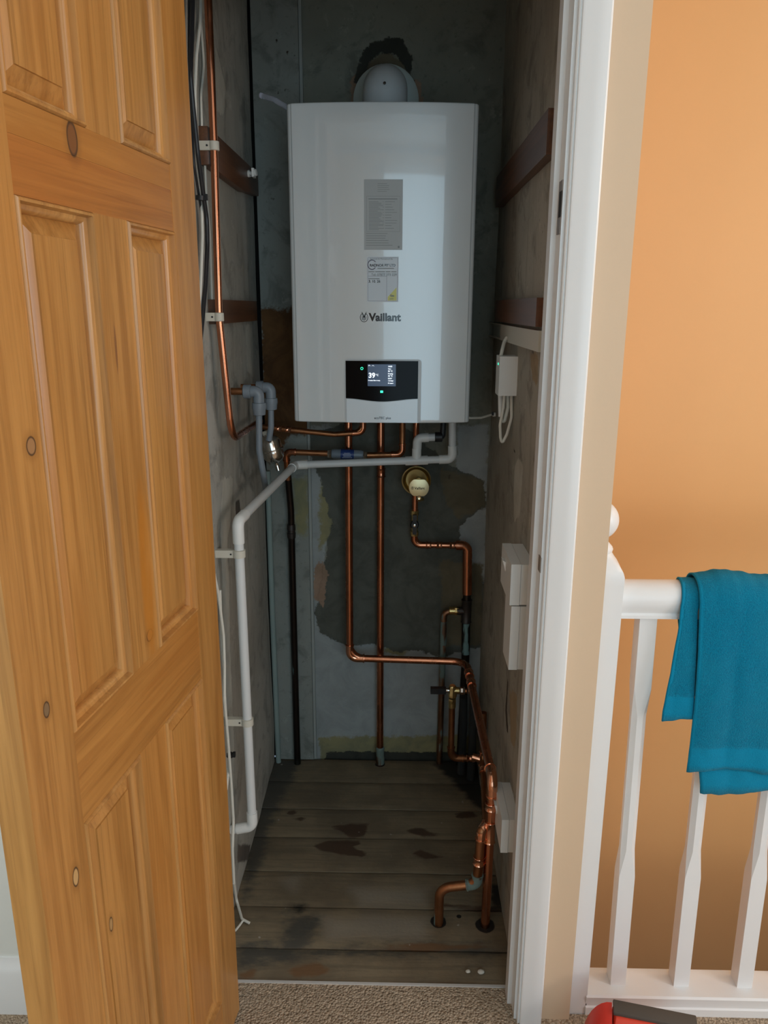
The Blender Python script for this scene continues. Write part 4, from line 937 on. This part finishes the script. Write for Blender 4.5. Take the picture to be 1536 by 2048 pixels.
bm = B(); box(bm, XR-.002, XR+.001, 2.0, 2.268, 1.374, 1.412); box(bm, XR-.014, XR, 2.0, 2.268, 1.374, 1.376); box(bm, XR-.014, XR, 2.0, 2.268, 1.410, 1.412); obj('open_channel', bm, plastic_cream, t)
# wireless receiver box with green light
ry0 = 1.785; a_ = P(1000, 713, Y=ry0); b_ = P(1034, 792, Y=ry0)
t = thing('receiver_box', (XR, ry0+.03, b_.z), 'white plastic box with a green light below the right trunking', 'control box')
bm = B(); box(bm, a_.x, XR+.001, ry0, ry0+.062, b_.z, a_.z); obj('housing', bm, plastic_white, t, bevel=.004)
bm = B(); lathe(bm, [(.0030, 0), (.0028, .0015), (.001, .002)], (a_.x+.0005, ry0+.022, a_.z-.018), (-1, 0, 0), 12); obj('green_light', bm, green_led, t)
cab_w = mat('white_cable', (.74, .72, .64), .5); cab_b = mat('black_cable', (.014, .014, .016), .4)
cy = ry0+.03; zb_ = b_.z
bm = B(); tube(bm, [(XR-.017, 1.861, 1.384), (XR-.024, 1.850, 1.374), (XR-.030, ry0+.045, a_.z+.014), (XR-.034, ry0+.04, a_.z-.004)], .0042, .02, 10)
tag(obj('cable', bm, cab_w), 'short white cable from the trunking into the receiver box', 'cable')
def c_(px, py, yy=cy): return P(px, py, Y=yy)
bm = B(); tube(bm, [(c_(1009, 780).x, cy, zb_+.006), c_(1007, 815), c_(1000, 850), c_(1001, 875), c_(1004, 888), c_(1014, 868), c_(1023, 835), (c_(1023, 785).x, cy, zb_+.006)], .0035, .03, 10)
tag(obj('cable', bm, cab_w), 'long looped white cable hanging from the receiver box', 'cable')
bm = B(); tube(bm, [(c_(1017, 780).x, cy+.012, zb_+.006), c_(1016, 815, cy+.012), c_(1008, 845, cy+.012), c_(1001, 838, cy+.012)], .0045, .02, 10)
tag(obj('cable', bm, cab_w), 'short thick white cable curling under the receiver box', 'cable')
bm = B(); tube(bm, [(c_(1002, 780).x, cy+.015, zb_+.004), c_(1001, 833, cy+.015)], .005, 0, 8)
tag(obj('conduit', bm, plastic_white), 'white conduit stub below the receiver box', 'conduit')
a0 = P(938, 834, Y=2.12); a1 = P(985, 829, X=XR-.01)
bm = B(); tube(bm, [(BXC+BW-.03, 2.12, BZ0+.02), Vector((BXC+BW+.012, 2.10, a0.z)), Vector(((a0.x+a1.x)/2, (2.1+a1.y)/2, (a0.z+a1.z)/2-.004)), a1], .0032, .02, 10)
tag(obj('cable', bm, cab_w), 'white cable from the boiler side to a clip on the right wall', 'cable')
t = thing('cable_clip', a1, 'small dark and white cable clip on right wall beside the boiler', 'cable clip')
bm = B(); lathe(bm, [(.004, 0), (.006, .001), (.006, .008), (.004, .009)], a1, (1, 0, 0), 12); obj('clip', bm, plastic_white, t)
bm = B(); box(bm, a1.x-.003, a1.x+.003, a1.y-.006, a1.y-.002, a1.z-.002, a1.z+.008); obj('nail', bm, black_plastic, t)
# electrical boxes near the door frame
def elec(label, px0, py_top, px1, py_bot, yy, depth, name='socket_box', rocker=True):
    a, b = P(px0, py_top, Y=yy), P(px1, py_bot, Y=yy)
    t = thing(name, (XR, yy+depth/2, b.z), label, 'socket', 'white electrical boxes on the right wall')
    mx = a.x+(XR-a.x)*.45
    bm = B(); box(bm, mx, XR+.002, yy+.001, yy+depth-.001, b.z+.0006, a.z-.0006); obj('back_box', bm, plastic_white, t, bevel=.0015)
    bm = B(); box(bm, a.x, mx-.0006, yy, yy+depth, b.z, a.z); fp = obj('face_plate', bm, plastic_white, t, bevel=.0025)
    if rocker:
        bm = B(); prism(bm, [Vector((a.x+.001, yy+depth*.55, a.z-.022)), Vector((a.x-.0065, yy+depth*.55, a.z-.018)), Vector((a.x+.001, yy+depth*.55, a.z-.046))], (0, depth*.18, 0)); obj('rocker', bm, plastic_white, t)
elec('white double socket box, uppermost on the right wall by the door frame', 1023, 1129, 1050, 1211, 1.445, .142)
elec('tall white fused spur box directly below the upper socket', 1023, 1213, 1050, 1340, 1.445, .086, rocker=False)
elec('white socket box low on the right wall near the floor pipes', 1004, 1640, 1036, 1706, 1.45, .14)

# ---------------------------------------------------------------- cables down the left wall
def wallcable(label, pts, r, m, x=XL+.012, cat='cable', group='cables on the left wall'):
    bm = B(); tube(bm, [P(a, b, X=x) for a, b in pts], r, .05, 10); return tag(obj('cable', bm, m), label, cat, group)
wallcable('thick black cable hanging beside the pine door edge', [(387, -60), (384, 60), (381, 150), (386, 210), (396, 310), (407, 390), (414, 440), (415, 490), (411, 570), (405, 640), (398, 710)], .0042, cab_b, XL+.020)
wallcable('thin black cable crossing the thick one beside the door edge', [(378, -60), (378, 120), (382, 200), (385, 260), (388, 330), (396, 380), (404, 430), (405, 520), (400, 640)], .0024, cab_b, XL+.010)
wallcable('white cable behind the black cables, left strand', [(402, -60), (401, 40), (393, 110), (390, 180), (391, 270), (395, 330), (403, 400), (405, 470), (402, 560), (396, 680)], .0030, cab_w, XL+.012)
wallcable('white cable behind the black cables, right strand', [(401, -60), (402, 50), (408, 130), (402, 190), (404, 260), (410, 330), (413, 390), (420, 470), (424, 600)], .0024, cab_w, XL+.006)
wallcable('white cable hanging low on the left wall down to the floor', [(400, 1000), (418, 1100), (437, 1190), (447, 1270), (449, 1330), (449, 1400), (456, 1480), (462, 1560), (467, 1640), (465, 1700), (468, 1765)], .0033, cab_w, XL+.014)
wallcable('second white cable strand low on the left wall', [(440, 1180), (444, 1290), (452, 1430), (458, 1500), (457, 1540), (453, 1580)], .0030, cab_w, XL+.008)
a_ = P(485, 1840, X=XL+.014); b_ = P(499, 1846, Z=.006); c__ = P(470, 1862, Z=.006)
bm = B(); tube(bm, [P(468, 1766, X=XL+.014), P(473, 1800, Z=.012), P(484, 1838, Z=.008), b_], .0033, .01, 10); tube(bm, [P(486, 1841, Z=.008), P(479, 1851, Z=.006), c__], .0026, .01, 10)
tag(obj('cable', bm, cab_w), 'white cable end curling onto the floorboards', 'cable')
def tie(label, px, py, x, w_):
    q = P(px, py, X=x); t = thing('cable_tie', q, label, 'cable tie')
    bm = B(); lathe(bm, [(w_*.98, -.004), (w_*1.05, -.004), (w_*1.05, .004), (w_*.98, .004)], q, (.1, 0, 1), 20); obj('strap', bm, black_plastic, t)
    bm = B(); box(bm, q.x+w_*.9, q.x+w_*.9+.006, q.y-.004, q.y+.004, q.z-.004, q.z+.007); obj('lock', bm, black_plastic, t, bevel=.001)
tie('black cable tie round the upper cables', 401, 396, XL+.014, .0085); tie('black cable tie on the low white cable near the waste pipe', 460, 1510, XL+.012, .0075)

# crumbs of plaster on the boards
for px, py, r, s in ((936, 1944, .0045, 'smaller white plaster crumb on the front floorboard'), (962, 1945, .0062, 'larger white plaster crumb on the front floorboard')):
    q = P(px, py, Z=.002); bm = B(); sphere(bm, (0, 0, 0), r, .7, 14, 9)
    for v in bm.verts: v.co = q+Vector((v.co.x*1.3, v.co.y, v.co.z+.002))+Vector((mnoise.noise(v.co*300), mnoise.noise(v.co*300+Vector((5, 0, 0))), 0))*.001
    tag(obj('plaster_crumb', bm, mat('plaster', (.62, .58, .5), .9)), s, 'crumb', 'plaster crumbs')

# ---------------------------------------------------------------- balustrade at the stairwell
NX, NYc = .3655, 1.360; NH = .0445
t = thing('newel_post', (NX, NYc, .002), 'white painted newel post with ball finial behind the wall end', 'newel post')
bm = B(); zq = .985
sq = lambda h, z: [bm.verts.new((NX+a*h, NYc+b*h, z)) for a, b in ((-1, -1), (1, -1), (1, 1), (-1, 1))]
box(bm, NX-NH, NX+NH, NYc-NH, NYc+NH, -.02, zq-.004); obj('post', bm, white_gloss, t, bevel=.0015)
bm = B(); S1 = 40
def rnd_sq(k, h, z, blend):
    a = 2*math.pi*k/S1+math.pi/4; c, s = math.cos(a), math.sin(a); m_ = max(abs(c), abs(s))
    return (NX+h*(c/m_*(1-blend)+c*blend), NYc+h*(s/m_*(1-blend)+s*blend), z)
rings = []
for h, z, b_ in ((NH+.0003, zq-.016, 0), (NH+.0003, zq-.002, .02), (NH*.99, zq+.006, .12), (NH*.95, zq+.014, .35), (NH*.87, zq+.021, .62), (NH*.76, zq+.0275, .88), (.031, zq+.032, 1), (.0285, zq+.035, 1), (.030, zq+.037, 1), (.031, zq+.041, 1), (.0295, zq+.045, 1), (.023, zq+.052, 1), (.018, zq+.060, 1), (.0165, zq+.068, 1)):
    rings.append([bm.verts.new(rnd_sq(k, h, z, b_)) for k in range(S1)])
for a, b in zip(rings, rings[1:]):
    for k in range(S1): bm.faces.new((a[k], a[(k+1) % S1], b[(k+1) % S1], b[k]))
bm.faces.new(rings[0][::-1]); bm.faces.new(rings[-1]); obj('turned_neck', bm, white_gloss, t, smooth=50)
bm = B(); sphere(bm, (NX+.001, NYc, 1.0735+.006), .0365, 1, 36, 20); obj('ball', bm, white_gloss, t, smooth=80)
RX1 = 2.69
bm = B(); pr = [(-.030, 0), (-.030, .006), (-.027, .010), (-.0285, .014), (-.033, .022), (-.035, .034), (-.033, .046), (-.026, .056), (-.014, .062), (0, .064), (.014, .062), (.026, .056), (.033, .046), (.035, .034), (.033, .022), (.0285, .014), (.027, .010), (.030, .006), (.030, 0)]
prism(bm, [Vector((NX+NH-.002, NYc+y, .8985+z)) for y, z in pr], (RX1-NX-NH, 0, 0))
tag(obj('handrail', bm, white_gloss, smooth=30), 'white moulded handrail running right from the newel post under the towel', 'handrail')
bm = B(); prism(bm, [Vector((NX+NH-.002, 1.3125+y, z)) for y, z in ((0, .002), (0, .020), (.003, .023), (.003, .028), (.0, .0465), (.004, .050), (.074, .050), (.078, .046), (.078, .002))], (RX1-NX-NH, 0, 0))
tag(obj('base_rail', bm, white_gloss, smooth=20), 'white base rail on the landing edge carrying the spindles', 'base rail')
SPN = ('first white spindle right of the newel post', 'second white spindle, directly below the hanging towel corner', 'third white spindle at the right side of the photo')
for i in range(15):
    x = .4755+i*.1345; y = 1.358; h = .0162; z0_, z1_ = .0495, .9
    prof = [(0, 0), (.275, 0), (.335, 1), (.64, 1), (.70, 0), (.8505, 0)]; bm = B(); prev = None; rg = []
    for dz, c in prof:
        e = .0004+c*.0085; z = z0_+dz
        xx = x+.006-dz*.0145
        hh = h-(.0018*c)
        rg.append([bm.verts.new((xx+a, y+b, z)) for a, b in ((-hh+e, -hh), (hh-e, -hh), (hh, -hh+e), (hh, hh-e), (hh-e, hh), (-hh+e, hh), (-hh, hh-e), (-hh, -hh+e))])
    for a, b in zip(rg, rg[1:]):
        for k in range(8): bm.faces.new((a[k], a[(k+1) % 8], b[(k+1) % 8], b[k]))
    bm.faces.new(rg[0][::-1]); bm.faces.new(rg[-1])
    if i > 4: bm.free(); continue
    o = obj('spindle', bm, white_gloss, smooth=12)
    tag(o, SPN[i] if i < 3 else 'white spindle beyond the right edge of the photo', 'spindle', 'stop-chamfered spindles')

# ---------------------------------------------------------------- towel over the handrail
towel_m = mat('teal_terry_towel', (.0, .17, .30), .95); n = N(towel_m); w = n.world()
f1 = n.noise(w, 420, 3, .7); f2 = n.noise(w, 9, 3); at_ = n.attr('hem')
col = n.mix(n.ramp(f1, .3, .72), (.0, .235, .39), (.0, .15, .27)); col = n.mix(n.math('MULTIPLY', n.ramp(f2, .4, .7), .3), col, (.01, .24, .37))
col = n.mix(n.math('MULTIPLY', at_, .6), col, (.005, .225, .38))
n.color(col); n.bump(n.math('MULTIPLY', f1, n.math('SUBTRACT', 1.0, n.math('MULTIPLY', at_, .7))), .9, .004)
n.b.inputs['Sheen Weight'].default_value = .15; n.b.inputs['Sheen Roughness'].default_value = .5; n.b.inputs['Sheen Tint'].default_value = (.45, .8, .95, 1); n.b.inputs['Specular IOR Level'].default_value = .1
bm = B(); hemv = {}
railT = .8985+.064
def wrap(s, off):
    """s<0 hangs in front (metres below the crown), 0 crown, s>0 hangs behind; returns y, z of cloth at a stand-off"""
    R0 = .038+off; arc = math.pi/2*R0
    if s < -arc: return NYc-R0, railT-.036-(-s-arc), 0
    if s > arc: return NYc+R0, railT-.036-(s-arc), 0
    a = s/R0; return NYc+R0*math.sin(a), railT-.036+(.036+off)*math.cos(a), 1
def sheet(left, right, s0, s1, off, nu, nv, seed, amp, hem0=True, crown=0):
    g = []
    for j in range(nv+1):
        row = []; s = s0+(s1-s0)*j/nv; xl, xr = left(s), right(s)
        for i in range(nu+1):
            u = i/nu; x = xl+(xr-xl)*u; y, z, c = wrap(s, off)
            k = min(1, max(0, (abs(s)-.05)/.2))
            wv = amp*k*(math.sin(x*34+seed+s*2)+.5*math.sin(x*71+seed*2.3-s*5))
            y += (-1 if s < 0 else 1)*abs(wv)*.9 + .0015*mnoise.noise(Vector((x*40, s*40, seed)))
            if s < 0: y -= .012*k
            z += .010*crown*math.exp(-((x-(P(1450, 1150, Y=1.36).x))/.045)**2)*math.exp(-(s/.06)**2)
            z -= .006*(1+math.sin(x*26+seed))*(1 if j == 0 else 0) + .0025*mnoise.noise(Vector((x*60, s*5, seed)))
            v = bm.verts.new((x, y, z)); row.append(v)
            e = 0
            if i == 0 or abs(x-xl) < .006: e = 1
            if hem0 and s-s0 < .045: e = 1 if s-s0 > .009 else .7
            hemv[v] = e
        g.append(row)
    for j in range(nv):
        for i in range(nu): bm.faces.new((g[j][i], g[j][i+1], g[j+1][i+1], g[j+1][i]))
def interp(tab):
    def f(s):
        if s <= tab[0][0]: return tab[0][1]
        for (a, x0), (b, x1) in zip(tab, tab[1:]):
            if s <= b: return x0+(x1-x0)*(s-a)/(b-a)
        return tab[-1][1]
    return f
def sx(px, py, y=1.305):
    q = P(px, py, Y=y); return (-(railT-.036-q.z)-.06, q.x)
tl = interp(sorted([sx(1371, 1540), sx(1383, 1440), sx(1394, 1330), sx(1400, 1230), (0, P(1386, 1158, Y=1.36).x), (.5, P(1390, 1158, Y=1.36).x+.02)]))
s_bot = sx(1375, 1547)[0]
sheet(tl, lambda s: .86+.02*s, s_bot, .30, .010, 60, 110, 1.0, .0042, crown=1)
tl2 = interp(sorted([sx(1325, 1430), sx(1343, 1350), sx(1360, 1270), sx(1366, 1225), (0, P(1358, 1162, Y=1.36).x), (.10, P(1353, 1230, Y=1.40).x), (.2, P(1366, 1290, Y=1.40).x)]))
tr2 = interp(sorted([sx(1385, 1440), sx(1400, 1230), (0, P(1415, 1158, Y=1.36).x), (.4, .58)]))
sheet(tl2, tr2, sx(1345, 1440)[0], .20, .0035, 16, 80, 2.2, .002)
tl3 = interp(sorted([sx(1400, 1587), sx(1396, 1540), (-.05, P(1396, 1400, Y=1.31).x)]))
sheet(tl3, lambda s: .86, sx(1400, 1582)[0], sx(1400, 1400)[0], .0045, 40, 30, 4.1, .003)
bm.verts.index_update(); hv = [hemv[v] for v in bm.verts]
bmesh.ops.recalc_face_normals(bm, faces=bm.faces)
tw = obj('towel', bm, towel_m, smooth=180); tag(tw, 'teal terry towel hung over the white handrail', 'towel')
a_ = tw.data.attributes.new('hem', 'FLOAT', 'POINT'); a_.data.foreach_set('value', hv)
md = tw.modifiers.new('thickness', 'SOLIDIFY'); md.thickness = .0035; md.offset = 0

# ---------------------------------------------------------------- red case at the bottom edge
red = mat('red_plastic', (.62, .035, .02), .32); red_d = mat('orange_red_plastic', (.70, .06, .03), .35); gd = painted('grey_brown_rubber', (.075, .062, .05), .75, .4, 120, .2)
ZT_ = .155
q0, q1 = P(1226, 1999, Z=ZT_), P(1388, 2031, Z=ZT_); q2 = P(1228, 2027, Z=ZT_-.004)
ux_ = (q1-q0).normalized(); vx_ = Vector((ux_.y, -ux_.x, 0)); L_ = (q1-q0).length
if vx_.y > 0: vx_ = -vx_
wdt = max(.03, (q2-q0).dot(vx_))
t = thing('tool_case', (q0.x+.07, q0.y-.10, .002), 'red plastic case with grey top on the carpet at the bottom edge', 'case')
W3 = .17
def rp(a, b, z): return q0+ux_*a+vx_*b+Vector((0, 0, z-ZT_))
bm = B()
prism(bm, [rp(-.002, -.002, .01), rp(-.002, -.002, .135), rp(.002, .0, .147), rp(.004, wdt+.002, .147), rp(.0, wdt+.03, .118), rp(-.004, W3, .105), rp(-.004, W3, .01)], ux_*(L_+.002)); obj('body', bm, red_d, t, bevel=.004)
bm = B(); rg = []
for k in range(9):
    a = k/8*math.pi/2
    rg.append([rp(-.002-.05*math.sin(a)*1.0, b, z*(.35+.65*math.cos(a))+.004) for b, z in ((-.002, .006), (-.002, .128), (.004, .148), (wdt, .138), (W3*.6, .11), (W3, .10), (W3, .006))])
vs = [[bm.verts.new(p) for p in r] for r in rg]
for a, b in zip(vs, vs[1:]):
    for k in range(7): bm.faces.new((a[k], a[(k+1) % 7], b[(k+1) % 7], b[k]))
bm.faces.new(vs[0][::-1]); bm.faces.new(vs[-1]); bmesh.ops.recalc_face_normals(bm, faces=bm.faces); obj('rounded_end', bm, red, t, smooth=50)
bm = B(); prism(bm, [rp(0, -.001, .148), rp(0, -.001, .156), rp(0, wdt-.002, .154), rp(0, wdt-.002, .146)], ux_*(L_+.004)); obj('top_panel', bm, gd, t, bevel=.002)
bm = B(); prism(bm, [rp(.035, wdt+.0065, .1435), rp(.035, wdt+.0095, .144), rp(.035, wdt+.10, .1165), rp(.035, wdt+.10, .108)], ux_*(L_-.06)); obj('front_inset', bm, gd, t, bevel=.001)
